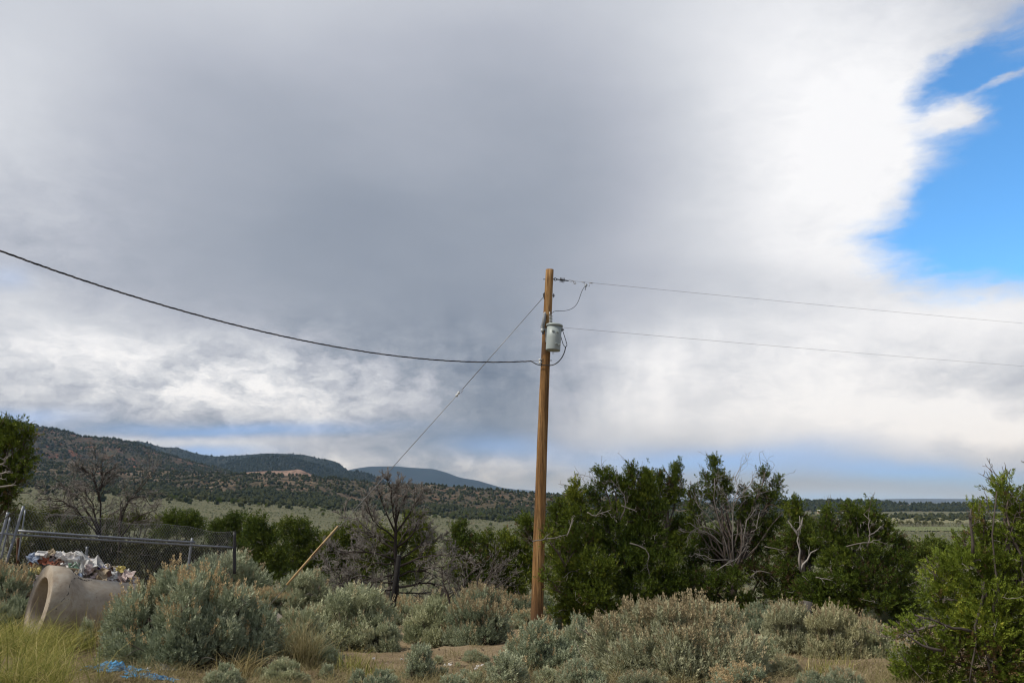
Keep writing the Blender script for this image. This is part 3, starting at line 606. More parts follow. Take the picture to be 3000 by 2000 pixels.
limbs_on(J['e'], 20.3, [[(2345, 1670), (2345, 1610), (2335, 1560), (2342, 1510)], [(2346, 1672), (2362, 1635), (2395, 1608), (2420, 1590)], [(2338, 1570), (2318, 1540), (2310, 1525)], [(2336, 1555), (2350, 1530), (2352, 1515)]], 35, r0=.030, levels=((4, .3, 45),), tint=(.95, .9, .95, 1.0))
limbs_on(J['f'], 19.3, [[(2540, 1600), (2550, 1560), (2545, 1520), (2530, 1505)], [(2545, 1570), (2570, 1555), (2582, 1540)], [(2480, 1600), (2530, 1590), (2580, 1580)], [(2390, 1690), (2410, 1695), (2440, 1700)]], 37, r0=.016)
limbs_on(J['g'], 8.1, [[(2880, 1700), (2870, 1790), (2860, 1880), (2840, 2000)], [(2850, 1850), (2760, 1830), (2680, 1800)], [(2760, 1905), (2700, 1895), (2650, 1850)], [(2900, 1850), (2920, 1780), (2925, 1700), (2920, 1440)], [(2850, 1620), (2846, 1540), (2845, 1490)], [(2905, 2000), (2895, 1900), (2900, 1830)]], 38, r0=.016, tint=(.35, .4, .5, .6), levels=((5, .3, 45), (3, .5, 40)), name='limb')
limbs_on(J['h'], 11.0, [[(-30, 1370), (10, 1358), (24, 1340)], [(-20, 1420), (0, 1385), (30, 1380)], [(-20, 1430), (30, 1422), (40, 1420)]], 39, r0=.016)

# ------------------------------------------------------------------ pinyons and shrubs on the slope behind
PG = 'round pinyons on the slope'
def pinyon(base, depth, lobes, seed, label, mat=None, group=PG, name='pinyon_tree', spray=.26, dens=1.2, tuft=.14):
    return put_tree(name, label, 'tree', tree_geo(base, depth, lobes, seed, spray=spray, dens=dens, templ=PIN_T, tuft=tuft, trunk_r=.12, limb_r=.05, nsp=9), mat or M_pin, group)
pinyon((530, 1590), 52, [(480, 1530, 30, 22, 0), (510, 1520, 36, 24, 0), (550, 1518, 30, 22, 0), (575, 1530, 22, 22, 0), (520, 1550, 60, 26, 0), (570, 1556, 34, 24, 0), (470, 1560, 34, 26, 0)], 51, 'low round pinyon alone above the middle of the chain link fence')
pinyon((690, 1620), 46, [(640, 1545, 30, 18, 0), (700, 1528, 34, 24, 0), (670, 1545, 40, 28, 0), (740, 1545, 30, 26, 0), (640, 1575, 46, 32, 0), (710, 1590, 50, 36, 0)], 52, 'pinyon just right of the last dark fence post')
pinyon((790, 1690), 40, [(755, 1530, 26, 22, 0), (745, 1555, 36, 28, 0), (780, 1580, 46, 34, 0), (730, 1610, 50, 40, 0), (800, 1630, 54, 40, 0), (740, 1660, 60, 40, 0), (820, 1680, 50, 36, 0)], 53, 'tallest of the pinyons behind the leaning pale stake')
pinyon((880, 1700), 42, [(840, 1545, 34, 22, 0), (880, 1545, 30, 22, 0), (905, 1570, 30, 26, 0), (860, 1585, 44, 32, 0), (910, 1620, 44, 36, 0), (850, 1640, 50, 40, 0), (930, 1660, 44, 36, 0), (880, 1690, 56, 34, 0)], 54, 'pinyon crossed by the leaning pale stake')
pinyon((1010, 1700), 44, [(960, 1585, 40, 26, 0), (1010, 1562, 40, 24, 0), (1050, 1568, 40, 24, 0), (1000, 1600, 54, 34, 0), (1070, 1610, 50, 36, 0), (970, 1650, 56, 40, 0), (1050, 1670, 60, 44, 0)], 55, 'pinyon behind the left boughs of the bare dead tree')
pinyon((1130, 1700), 46, [(1110, 1575, 40, 30, 0), (1150, 1600, 40, 36, 0), (1120, 1640, 50, 40, 0), (1215, 1530, 44, 30, 0), (1230, 1570, 50, 36, 0), (1190, 1560, 34, 30, 0), (1240, 1620, 50, 40, 0), (1200, 1670, 60, 44, 0)], 56, 'pinyon hidden behind the crown of the bare dead tree')
pinyon((1360, 1720), 30, [(1335, 1560, 18, 28, 0, 1), (1358, 1555, 14, 30, 0, 1), (1350, 1600, 36, 34, 0), (1385, 1590, 26, 24, 0), (1330, 1610, 24, 26, 0), (1390, 1640, 46, 40, 0), (1350, 1670, 54, 40, 0), (1400, 1710, 50, 34, 0)], 57, 'dark narrow topped juniper right of the bare dead tree', M_jun, 'junipers in the hollow', 'juniper_tree', .17, .9, .085)
pinyon((1490, 1760), 31, [(1425, 1585, 30, 28, 0), (1480, 1590, 44, 30, 0), (1520, 1600, 36, 28, 0), (1440, 1630, 50, 36, 0), (1510, 1640, 50, 40, 0), (1555, 1640, 30, 34, 0), (1450, 1690, 56, 44, 0), (1530, 1700, 56, 44, 0), (1490, 1740, 66, 30, 0)], 58, 'dark dense juniper left of the lower half of the wooden pole', M_jun, 'junipers in the hollow', 'juniper_tree', .17, .9, .085)
M_shrub = leafy('yellow_green_shrub', [(0, (.055, .065, .016)), (.5, (.095, .108, .026)), (1, (.15, .155, .04))], .15, .7)
for i, (px, py, d, r, lab) in enumerate([(60, 1520, 36, 44, 'yellow green shrub below the juniper at the left edge'), (150, 1520, 38, 40, 'yellow green shrub behind the thin bent fence rod'), (215, 1545, 36, 40, 'yellow green shrub under the left arm of the bare spreading tree'), (330, 1540, 40, 36, 'yellow green shrub at the foot of the bare spreading tree'), (400, 1530, 42, 36, 'yellow green shrub under the drooping right arm of the bare spreading tree'), (130, 1600, 27, 50, 'olive shrub seen through the mesh behind the pipes')]):
    pinyon((px, py + 40), d, [(px - r * .6, py, r * .7, r * .5, 0), (px + r * .5, py - 4, r * .7, r * .5, 0), (px, py - r * .2, r * .7, r * .5, 0), (px + r * .9, py + r * .4, r * .6, r * .4, 0), (px - r * .8, py + r * .5, r * .6, r * .4, 0)], 60 + i, lab, M_shrub, 'shrubs behind the fence', 'shrub', .22, .9, .12)
pinyon((2740, 1680), 40, [(2690, 1610, 34, 18, 0), (2740, 1600, 34, 20, 0), (2760, 1612, 34, 20, 0), (2710, 1640, 60, 30, 0), (2780, 1640, 60, 34, 0)], 68, 'dark low pinyon in the gap left of the closest juniper')
pinyon((2020, 1640), 38, [(2010, 1560, 34, 22, 0), (2040, 1570, 34, 22, 0), (2020, 1600, 50, 30, 0)], 69, 'low pinyon showing between the slender and the half dead juniper')

M_brush = leafy('dark_brush', [(0, (.030, .034, .013)), (.5, (.055, .058, .022)), (1, (.10, .09, .035))], .1, .8)
for i, (px, py, lab) in enumerate([(110, 1630, 'dark brush behind the mesh beside the leaning fence posts'), (215, 1625, 'dark brush behind the mesh above the rubbish heap'), (330, 1630, 'dark brush behind the mesh right of the rubbish heap'), (430, 1640, 'dark brush behind the middle of the mesh'), (530, 1640, 'dark brush behind the mesh beside the second last fence post'), (640, 1640, 'dark brush behind the mesh before the dark end post')]):
    pinyon((px, py + 60), 25.5 + (i % 3) * .7, [(px - 40, py, 50, 40, 0), (px + 40, py - 6, 50, 40, 0), (px, py - 36, 44, 26, 0), (px + 10, py + 40, 80, 36, 0), (px - 10, py + 80, 80, 36, 0)], 160 + i, lab, M_brush, 'dark brush behind the fence', 'shrub', .16, .75, .1)
# ------------------------------------------------------------------ dead trees
def dead_tree(name, label, base, depth, limbs, seed, levels, r0=.06, trunk=None, bias=(0, 0, .15), group=None):
    rng = np.random.default_rng(seed); bx = at(base[0], 1500, depth); B = np.array((bx[0], depth, float(G(bx[0], depth)) - .1))
    r = thing(name, label, 'tree', B, group)
    if trunk:
        m = MB(); P = [B] + [at(p[0], p[1], depth) for p in trunk]
        tube(m, P, np.linspace(r0 * 1.7, r0 * .4, len(P)), 9, True, .0); obj('trunk', m.mesh('trunk', True, B), M_dead, r)
    for pts in limbs:
        m = MB(); off = rng.uniform(-1, 1) * .9; n = len(pts)
        P = [B if p == 0 else at(p[0], p[1], depth + off * i / max(1, n - 1)) for i, p in enumerate(pts)]
        grow(m, [(P, r0 * rng.uniform(.5, .8), .010)], rng, levels, sides=(6, 4, 3, 3), bias=bias, jitter=.22, skip=.2, minr=.006)
        obj('limb', m.mesh('limb', True, B), M_dead, r)
    return r
T1 = [(1162, 1700), (1158, 1600), (1160, 1520), (1158, 1440)]
dead_tree('dead_tree', 'bare grey dead tree with dense twigs between the leaning stake and the pole', (1170, 1760), 24, [
    [(1158, 1560), (1130, 1500), (1110, 1440), (1100, 1420)], [(1160, 1540), (1150, 1480), (1142, 1430), (1140, 1412)], [(1160, 1530), (1180, 1480), (1190, 1430), (1195, 1415)], [(1160, 1560), (1200, 1500), (1225, 1460), (1240, 1440)], [(1158, 1580), (1110, 1540), (1080, 1500), (1070, 1460)],
    [(1158, 1590), (1100, 1560), (1060, 1540), (1010, 1512)], [(1165, 1600), (1210, 1570), (1230, 1510), (1250, 1500)], [(1160, 1640), (1110, 1620), (1040, 1615), (960, 1620)], [(1162, 1650), (1100, 1650), (1030, 1655), (950, 1660)], [(1165, 1640), (1220, 1600), (1270, 1585), (1300, 1575)], [(1165, 1660), (1230, 1630), (1290, 1620), (1340, 1625)],
    [(1165, 1680), (1100, 1690), (1030, 1690), (960, 1715)], [(1165, 1690), (1230, 1670), (1290, 1660), (1330, 1660)], [(1168, 1700), (1120, 1710), (1060, 1700), (1010, 1690)], [(1170, 1720), (1230, 1700), (1290, 1715), (1340, 1700)], [(1168, 1715), (1130, 1730), (1070, 1730)], [(1160, 1610), (1190, 1560), (1215, 1540), (1260, 1545)], [(1160, 1620), (1120, 1580), (1090, 1570), (1040, 1570)],
    [(1170, 1735), (1240, 1735), (1300, 1745)], [(1160, 1500), (1165, 1450), (1170, 1412)]], 71, [(13, .42, 45), (9, .45, 40), (6, .6, 35)], r0=.046, trunk=T1)
dead_tree('dead_tree', 'dead shrub of upright grey branches right of the bare dead tree', (1330, 1770), 22, [
    [0, (1380, 1740), (1430, 1700), (1480, 1660)], [0, (1370, 1750), (1420, 1740), (1490, 1690)], [0, (1350, 1720), (1380, 1680), (1400, 1650)], [0, (1390, 1720), (1440, 1690), (1450, 1640)], [0, (1310, 1730), (1300, 1690), (1290, 1660)]], 72, [(10, .4, 45), (7, .45, 40), (3, .5, 35)], r0=.05)
dead_tree('dead_tree', 'bare spreading tree with curled pale twig ends behind the fence', (300, 1575), 27, [
    [(298, 1590), (262, 1520), (225, 1490), (130, 1455)], [(298, 1580), (250, 1480), (210, 1440), (180, 1420)], [(296, 1570), (268, 1480), (245, 1450), (215, 1445)], [(296, 1570), (288, 1500), (292, 1440), (272, 1380), (262, 1350)], [(292, 1470), (298, 1420), (292, 1370), (300, 1340)], [(290, 1450), (270, 1390), (240, 1370), (220, 1355)], [(294, 1430), (310, 1385), (340, 1370)], [(297, 1580), (275, 1500), (262, 1460), (250, 1440)], [(225, 1490), (180, 1470), (110, 1460)], [(290, 1430), (320, 1400), (350, 1370)]], 73, [(11, .42, 48), (7, .48, 42), (5, .6, 40)], r0=.055, trunk=[(298, 1600), (296, 1560)], bias=(-.05, 0, -.03))
dead_tree('dead_tree', 'small bare tree with drooping twigs right of the spreading one behind the fence', (355, 1575), 26, [
    [(350, 1580), (345, 1510), (375, 1470), (420, 1420), (450, 1370)], [(350, 1580), (360, 1500), (400, 1440), (440, 1390)], [(350, 1580), (350, 1490), (360, 1460), (400, 1450)], [(380, 1460), (420, 1450), (440, 1480)], [(350, 1580), (390, 1520), (430, 1500), (460, 1490)]], 74, [(10, .42, 50), (7, .48, 45), (4, .6, 40)], r0=.04, trunk=[(350, 1600), (350, 1560)], bias=(0, 0, -.08))
# ------------------------------------------------------------------ sagebrush in the foreground
SG = np.random.default_rng(99)
VAR = [sage_meshes(1.15, .80, 200 + i, tan=tn, dens=1.0) for i, tn in enumerate((.10, .25, .05, .7, 1.2, .4))]   # shared shapes
SMALL = [sage_meshes(.5, .55, 220 + i, tan=tn, dens=1.0, sprig=.10) for i, tn in enumerate((.15, .05))]
def sage(px, pyb, w, h, kind, label, group=None, mat=None, depth=None, yaw=None):
    """bush whose foot shows at (px, pyb) and which shows w by h pixels"""
    g = ground(px, pyb); top = None
    if g[1] > 20.5:                                                # foot hidden where the slope falls away: keep the top where it shows
        depth = 20.5 + max(0, 1835 - pyb) * .055; q = at(px, 1500, depth); g = np.array((q[0], depth, float(G(q[0], depth)))); top = at(px, pyb - h, depth)[2]
    s = g[1] / F
    ms, w0, h0 = (VAR[kind], 1.2, .92) if kind < 10 else (SMALL[kind - 10], .52, .62)
    sw, sh = w * s / w0, (h * s if top is None else top - g[2]) / h0
    return put_sage(ms, (g[0], g[1], g[2] - .03), label, SG, (sw, sw * .5 + sh * .5, sh), group, mat, yaw)
def big_sage(px, pyb, w, h, seed, tan, label, mat=None, dens=1.0, depth=None):
    g = ground(px, pyb); s = g[1] / F
    ms = sage_meshes(w * s, h * s * .92, seed, tan=tan, dens=dens); return put_sage(ms, (g[0], g[1], g[2] - .03), label, SG, mat=mat, rot=0)
big_sage(560, 1946, 450, 275, 301, .30, 'largest grey green sagebrush, covering the right end of the concrete pipe')
big_sage(1950, 1978, 490, 190, 302, 1.15, 'wide sagebrush bristling with tan seed stalks at bottom centre right', M_sage_grey)
S_ = [
    (668, 1765, 320, 200, 0, 'tall sagebrush behind the largest one, at the foot of the leaning pale stake', None),
    (20, 1790, 210, 185, 3, 'tan tipped sagebrush at the left edge beside the rubbish heap', None),
    (30, 1862, 150, 130, 2, 'green sagebrush at the left edge before the open mouth of the pipe', None),
    (155, 1845, 60, 60, 10, 'small sage sprig in front of the open pipe mouth', None),
    (250, 1905, 50, 105, 11, 'small upright sage in the grass below the pipe', None),
    (340, 1775, 120, 70, 1, 'low sagebrush between the rubbish heap and the largest bush', None),
    (880, 1925, 190, 170, 0, 'sagebrush behind the bunch grass beside the concrete chunk', None),
    (800, 1790, 150, 90, 4, 'tan tipped sagebrush under the foot of the pale stake', None),
    (900, 1780, 220, 150, 0, 'pale sagebrush below the left boughs of the bare dead tree', None),
    (1025, 1905, 300, 220, 0, 'broad pale green sagebrush left of the black leaning post', None),
    (1110, 1915, 150, 130, 2, 'dense dark sagebrush touching the foot of the black leaning post', None),
    (1180, 1805, 150, 80, 3, 'brownish sagebrush behind the black leaning post', M_sage_grey),
    (1265, 1895, 230, 170, 2, 'rounded bright sagebrush right of the black leaning post', None),
    (1310, 1805, 130, 80, 1, 'yellowish sagebrush below the dead shrub', None),
    (1400, 1898, 220, 200, 4, 'sagebrush with a plume of tan stalks left of the pole', M_sage_grey),
    (1480, 1810, 200, 110, 3, 'brown twiggy sagebrush left of the foot of the wooden pole', M_sage_grey),
    (1555, 1850, 150, 90, 3, 'tan tipped sagebrush in front of the foot of the wooden pole', None),
    (1590, 1965, 240, 175, 1, 'rounded green sagebrush below the foot of the wooden pole', None),
    (1700, 1935, 150, 150, 2, 'green sagebrush right of the rounded one below the pole', None),
    (1660, 1845, 120, 60, 3, 'tan sagebrush under the juniper right of the pole foot', None),
    (1800, 1860, 150, 70, 1, 'low sagebrush under the tall juniper', None),
    (1230, 1998, 100, 125, 10, 'small upright bush of sage on bare soil left of bottom centre', None),
    (1490, 2025, 130, 130, 11, 'small bright sage at the bottom edge right of the bare soil', None),
    (2170, 2060, 230, 130, 4, 'yellow tan sagebrush at the bottom edge right of the wide one', M_sage_grey),
    (2120, 1900, 160, 160, 5, 'sagebrush behind the right shoulder of the wide tan one', M_sage_grey),
    (2320, 1915, 190, 180, 5, 'dusky sagebrush in front of the grey stump post', M_sage_grey),
    (2450, 1935, 200, 190, 5, 'sagebrush with brown tips right of the grey stump post', M_sage_grey),
    (2560, 1935, 170, 150, 3, 'sagebrush left of the lowest bough of the closest juniper', M_sage_grey),
    (2600, 1835, 200, 110, 1, 'pale sagebrush behind the others beside the closest juniper', None),
    (2690, 1960, 150, 110, 3, 'sagebrush seen through the closest juniper', M_sage_grey),
    (2230, 1860, 150, 110, 1, 'shaded sagebrush between the wide tan one and the dusky one', None),
    (600, 1760, 160, 90, 5, 'sagebrush behind the crest of the largest bush', None),
    (1330, 2050, 150, 90, 0, 'rounded sagebrush cut by the bottom edge below the bare soil', None),
    (1880, 2055, 200, 110, 5, 'sagebrush cut by the bottom edge in front of the wide tan one', M_sage_grey),
    (2390, 2050, 140, 100, 1, 'pale sagebrush cut by the bottom edge at bottom right', None),
    (960, 1960, 110, 80, 2, 'small dark sagebrush right of the bunch grass', None),
    (1390, 1945, 90, 50, 1, 'small low sagebrush at the back of the bare soil', None),
    (2240, 1945, 130, 90, 0, 'low pale sagebrush at the right end of the wide tan one', None),
    (655, 2030, 150, 100, 2, 'shaded sagebrush at the bottom edge below the largest bush', None),
    (830, 2015, 150, 100, 0, 'low sagebrush at the bottom edge below the bunch grass', None),
    (1700, 2030, 170, 120, 1, 'greyish sagebrush at the bottom edge left of the wide tan one', M_sage_grey),
    (2300, 1985, 130, 80, 5, 'low brown tipped sagebrush on the sandy patch at bottom right', M_sage_grey),
    (1110, 2040, 120, 90, 2, 'small sagebrush cut by the bottom edge left of the bare soil', None),
    (2480, 2040, 150, 110, 3, 'sagebrush cut by the bottom edge beside the closest juniper', M_sage_grey),
    (480, 1745, 140, 70, 3, 'tan tipped sagebrush before the last span of the fence', None)]
for a in S_: sage(a[0], a[1] - (8 if a[1] > 1830 else 0), a[2] * .88, a[3] * (.80 if a[1] > 1830 else .78), *a[4:6], mat=a[6])
for px, pyb, w in [(1300, 1985, 40), (1360, 1995, 45), (1430, 1965, 36), (1285, 1945, 34), (1440, 1998, 30), (960, 1985, 50), (1050, 2010, 60), (620, 2005, 50), (1150, 2015, 50), (1390, 2015, 60), (1610, 2015, 70), (1740, 1960, 40), (2350, 2010, 50), (760, 1990, 44), (1680, 1990, 46), (1770, 1998, 40), (1570, 1992, 36), (2260, 1975, 40), (1830, 1990, 44), (1140, 1990, 40), (2030, 1990, 40), (1340, 1955, 24)]:
    sage(px, pyb, w, w * .9, 11, 'tiny sage sprout among dry grass on the bare soil along the bottom', 'sage sprouts on the bare soil')
# bushes on the slope that falls away behind
SL = 'sagebrush on the slope behind the dead tree and junipers'
for i in range(64):
    y = SG.uniform(23, 60); px = SG.uniform(420, 2700); q = at(px, 1500, y); k = int(SG.integers(0, 6))
    put_sage(VAR[k], (q[0], y, float(G(q[0], y)) - .03), 'greyish sagebrush on the slope behind the dead tree and junipers', SG, (SG.uniform(.8, 1.4),) * 3, SL, M_sage_grey if i % 3 == 0 else None)

# ------------------------------------------------------------------ grass
def grass(mb, P, h, rng, lean=.35, w=.006, seg=3):
    n = len(P); a = rng.uniform(0, 6.283, n); H = h * rng.uniform(.5, 1.25, n); ln = lean * rng.uniform(.2, 1.6, n)
    dx = np.stack([np.cos(a), np.sin(a), 0 * a], 1); sdv = np.stack([-np.sin(a), np.cos(a), 0 * a], 1)
    b = rng.uniform(0, 6.283, n); sdv = np.stack([np.cos(b), np.sin(b), 0 * b], 1); rows = []
    for k in range(seg + 1):
        t = k / seg; c = P + dx * (ln * H * t * t)[:, None] + np.array((0, 0, 1.0)) * (H * (t - .25 * t * t * ln))[:, None]
        ww = w * (1 - t * .85); rows.append(c - sdv * ww); rows.append(c + sdv * ww)
    V = np.stack(rows, 1); K = 2 * (seg + 1); base = (np.arange(n) * K)[:, None]
    Q = np.concatenate([base + np.array([2 * k, 2 * k + 1, 2 * k + 3, 2 * k + 2]) for k in range(seg)], 0)
    mb.add(V.reshape(-1, 3), Q, np.repeat(np.clip(rng.normal(.5, .22, n), 0, 1), K))
M_grass = leafy('meadow_grass', [(0, (.09, .125, .024)), (.45, (.25, .26, .065)), (.75, (.45, .40, .14)), (1, (.64, .54, .27))], .3, .7)
M_dry = leafy('dry_grass', [(0, (.16, .15, .05)), (.4, (.28, .235, .11)), (1, (.47, .39, .23))], .3, .7)
def scatter(n, f, rng):
    out = []
    for _ in range(n):
        px, py = f(); g = ground(px, py); out.append(g)
    return np.array(out)
gr = np.random.default_rng(7)
mb = MB(); C = scatter(150, lambda: (gr.uniform(-120, 265), gr.uniform(1868, 1925)) if gr.uniform() < .4 else (gr.uniform(-120, 190), gr.uniform(1900, 2060)), gr)
P = np.repeat(C, 26, 0) + gr.normal(size=(len(C) * 26, 3)) * (.035, .035, 0); P[:, 2] = G(P[:, 0], P[:, 1]) - .01
grass(mb, P, .36, gr, 1.3, .0042, 4)
P = scatter(170, lambda: (gr.uniform(-120, 300), gr.uniform(1868, 2060)), gr); grass(mb, P, .55, gr, .5, .004, 4)
tag(obj('grass', mb.mesh('grass'), M_grass), 'green and straw yellow grass in the bottom left corner', 'grass', None, 'stuff')
mb = MB(); C = scatter(1250, lambda: (gr.uniform(250, 2700), gr.triangular(1880, 2015, 2060)), gr)
P = np.repeat(C, 12, 0) + gr.normal(size=(len(C) * 12, 3)) * (.05, .05, 0); P[:, 2] = G(P[:, 0], P[:, 1]) - .01
grass(mb, P, .16, gr, 1.1, .0034)
tag(obj('dry_grass', mb.mesh('dry_grass'), M_dry), 'thin straw coloured grass over the bare soil along the bottom', 'grass', None, 'stuff')
def tuft(px, py, n, h, label, m, lean=.5, spread=.05):
    g = ground(px, py); m_ = MB(); P = np.repeat(g[None], n, 0) + gr.normal(size=(n, 3)) * (spread, spread, 0); P[:, 2] = g[2] - .02
    grass(m_, P, h, gr, lean, .005, 4); o = obj('bunch_grass', m_.mesh('bunch_grass', False, g), m); o.location = g; return tag(o, label, 'grass tuft', 'bunch grass tufts')
tuft(885, 1955, 420, .55, 'biggest tuft of yellow bunch grass, arching between the concrete chunk and sagebrush', M_dry, .8, .09)
tuft(700, 1985, 160, .34, 'yellow grass tuft under the right side of the largest sagebrush', M_dry, .9, .1)
tuft(1030, 1965, 120, .26, 'thin grass tuft below the broad pale green sagebrush', M_grass, .5, .1)
tuft(1100, 1985, 90, .22, 'thin grass tuft left of the small upright sage', M_grass, .5, .09)
tuft(2440, 1985, 140, .26, 'green grass tuft at the bottom edge left of the closest juniper', M_grass, .5, .12)
tuft(300, 1895, 60, .5, 'tall dry grass stalks in front of the concrete pipe', M_dry, .3, .12)
tuft(110, 2020, 260, .16, 'low straw yellow flower head clump in the bottom left corner', M_dry, .3, .12)
# litter on bare soil: twigs and pebbles nobody would count
mb = MB(); C = scatter(2400, lambda: (gr.uniform(250, 2750), gr.triangular(1880, 1990, 2060)), gr)
UND = []
for o in [x for x in COL.objects if x.name.startswith('sagebrush') and x.location.y < 19]:
    rd = .62 * o.scale[0] if o.scale[0] != 1 else 1.0; a = gr.uniform(0, 6.283, 34); q = rd * gr.uniform(.1, 1.15, 34); x = o.location.x + q * np.cos(a); y = o.location.y + q * np.sin(a); UND.append(np.stack([x, y, G(x, y)], 1))
for c in np.concatenate(UND):
    a = gr.uniform(0, 6.283); d = np.array((math.cos(a), math.sin(a), gr.normal(0, .12))) * gr.uniform(.02, .09); tube(mb, [c + (0, 0, .008), c + d + (0, 0, .008)], [.006, .004], 3, False, gr.uniform(.0, .35))
for c in C:
    if gr.uniform() < .5:
        a = gr.uniform(0, 6.283); d = np.array((math.cos(a), math.sin(a), gr.normal(0, .15))) * gr.uniform(.02, .12); tube(mb, [c + (0, 0, .006), c + d * .5 + gr.normal(size=3) * .01 + (0, 0, .01), c + d + (0, 0, .006)], [.004, .003, .002], 3, False, gr.uniform(.2, .9))
    else:
        r = gr.uniform(.006, .03); V = norm(gr.normal(size=(6, 3))); O = np.array([(1, 0, 0), (-1, 0, 0), (0, 1, 0), (0, -1, 0), (0, 0, 1), (0, 0, -1)]) + gr.normal(size=(6, 3)) * .2
        mb.add(c + O * r, np.array([(0, 2, 4), (2, 1, 4), (1, 3, 4), (3, 0, 4), (2, 0, 5), (1, 2, 5), (3, 1, 5), (0, 3, 5)]), gr.uniform(.1, .8))
obj('litter', mb.mesh('litter'), leafy('twig_litter', [(0, (.09, .065, .045)), (.5, (.24, .18, .12)), (1, (.42, .35, .27))], 0, .9), kind='stuff')

# ------------------------------------------------------------------ woods on the hills and scrub on the plain (masses nobody could count)
fr = np.random.default_rng(17)
def blob_tree(seed, k=4, conic=.0):
    r = np.random.default_rng(seed); V = []; ang = np.arange(k) * 2 * np.pi / k
    for z, w in ((.0, .75), (.55, .95 - conic * .4)):
        V += [np.array((math.cos(a + r.uniform(-.3, .3)) * w * r.uniform(.7, 1.2) * .5, math.sin(a) * w * r.uniform(.7, 1.2) * .5, z * r.uniform(.85, 1.15))) for a in ang]
    V.append(np.array((r.uniform(-.1, .1), r.uniform(-.1, .1), 1.0))); V = np.array(V); fs = []; j = np.arange(k); j2 = (j + 1) % k
    for l in (0,): fs.append(np.stack([l * k + j, l * k + j2, (l + 1) * k + j2, (l + 1) * k + j], 1))
    return V, [np.concatenate(fs), np.stack([k + j, k + j2, np.full(k, 2 * k)], 1)]
def low_scrub(seed):
    V, fs = blob_tree(seed, 4); return np.concatenate([V[:4] * (1.2, 1.2, 1), V[-1:] * (1, 1, .9)]), [np.array([(0, 1, 4), (1, 2, 4), (2, 3, 4), (3, 0, 4)])]
BT = [blob_tree(s, 4, c) for s, c in ((1, 0), (2, .3), (3, 1), (4, .1))] + [low_scrub(5), low_scrub(6)]
def wood_mass(name, P, size, m, aspect=1.0, templates=(0, 1, 3)):
    b = MB(); n = len(P); sz = size * np.minimum(np.exp(fr.normal(-.1, .36, n)), 1.5) ; up = np.tile((0, 0, 1.0), (n, 1)) + fr.normal(size=(n, 3)) * .05
    for i, q in enumerate(templates):
        k = np.arange(n) % len(templates) == i; T, FT = BT[q]; inst(b, T, FT, P[k] - (0, 0, .15), up[k], sz[k], fr, np.clip(fr.normal(.45, .22, k.sum()), 0, 1), aspect)
    return obj(name, b.mesh(name), m, kind='stuff')
M_wd = leafy('woodland_juniper', [(0, (.020, .027, .012)), (.5, (.034, .041, .017)), (1, (.058, .06, .026))], .05, .9)
M_wd2 = leafy('woodland_conifer', [(0, (.018, .026, .017)), (.5, (.028, .036, .022)), (1, (.045, .05, .028))], .05, .9)
M_scrub = leafy('plain_scrub', [(0, (.078, .088, .046)), (.5, (.135, .14, .08)), (1, (.215, .195, .118))], .05, .9)
def patchy(wl, lo, seed): return lambda P: sm(wav(P[:, 0], P[:, 1] * .7, wl, seed) + .25 * wav(P[:, 0], P[:, 1], wl * .3, seed + 1), lo, lo + .7)
wood_mass('hillside_woodland', np.concatenate([samples('hill', 12000, fr, .02, 1.0, dens=patchy(160, -.8, 3)), samples('hill', 900, fr, .985, 1.0)]), 4.2, M_wd, .95)
wood_mass('foothill_woodland', np.concatenate([samples('foothill', 9000, fr, .0, .45, dens=patchy(45, -.95, 5)), samples('foothill', 6500, fr, .4, 1.0, dens=patchy(30, -.65, 5)), samples('foothill', 700, fr, .98, 1.0)]), 3.0, M_wd, 1.1)
wood_mass('ridge_woodland', np.concatenate([samples('ridge', 8500, fr, .1, 1.0), samples('ridge.001', 6000, fr, .1, 1.0), samples('ridge.001', 300, fr, .97, 1.0)]), 6.0, M_wd2, .9, (0, 2, 1))
wood_mass('far_ridge_woodland', np.concatenate([samples('ridge.002', 5500, fr, .05, 1.0, dens=patchy(120, -.8, 6)), samples('ridge.002', 500, fr, .98, 1.0)]), 5.5, M_wd, 1.0)
# trees running out from the foot of the hills on to the plain
def plain_pts(n, f, thin=None):
    px = fr.uniform(-250, 3300, n); d = f(px, n); q = at(px, np.full(n, 1500.), d); P = np.stack([q[:, 0], d, G(q[:, 0], d)], 1)
    return P if thin is None else P[fr.uniform(size=n) < thin(P)]
edge = lambda px: np.interp(px, [-300, 300, 700, 1100, 1500, 2000, 2600, 3300], [560, 560, 600, 640, 680, 720, 760, 760])
wood_mass('plain_edge_woodland', plain_pts(4200, lambda px, n: edge(px) + 30 + fr.gamma(1.6, 70, n) - 110 * fr.uniform(size=n) ** 3, patchy(70, -.7, 4)), 3.2, M_wd, 1.25)
wood_mass('plain_scrub', plain_pts(30000, lambda px, n: 110 + 560 * fr.uniform(size=n) ** .9, patchy(26, -.9, 8)), .8, M_scrub, 1.6, (4, 5))
wood_mass('slope_scrub', plain_pts(2600, lambda px, n: 55 + 60 * fr.uniform(size=n)), .85, M_scrub, 1.5, (4, 5))
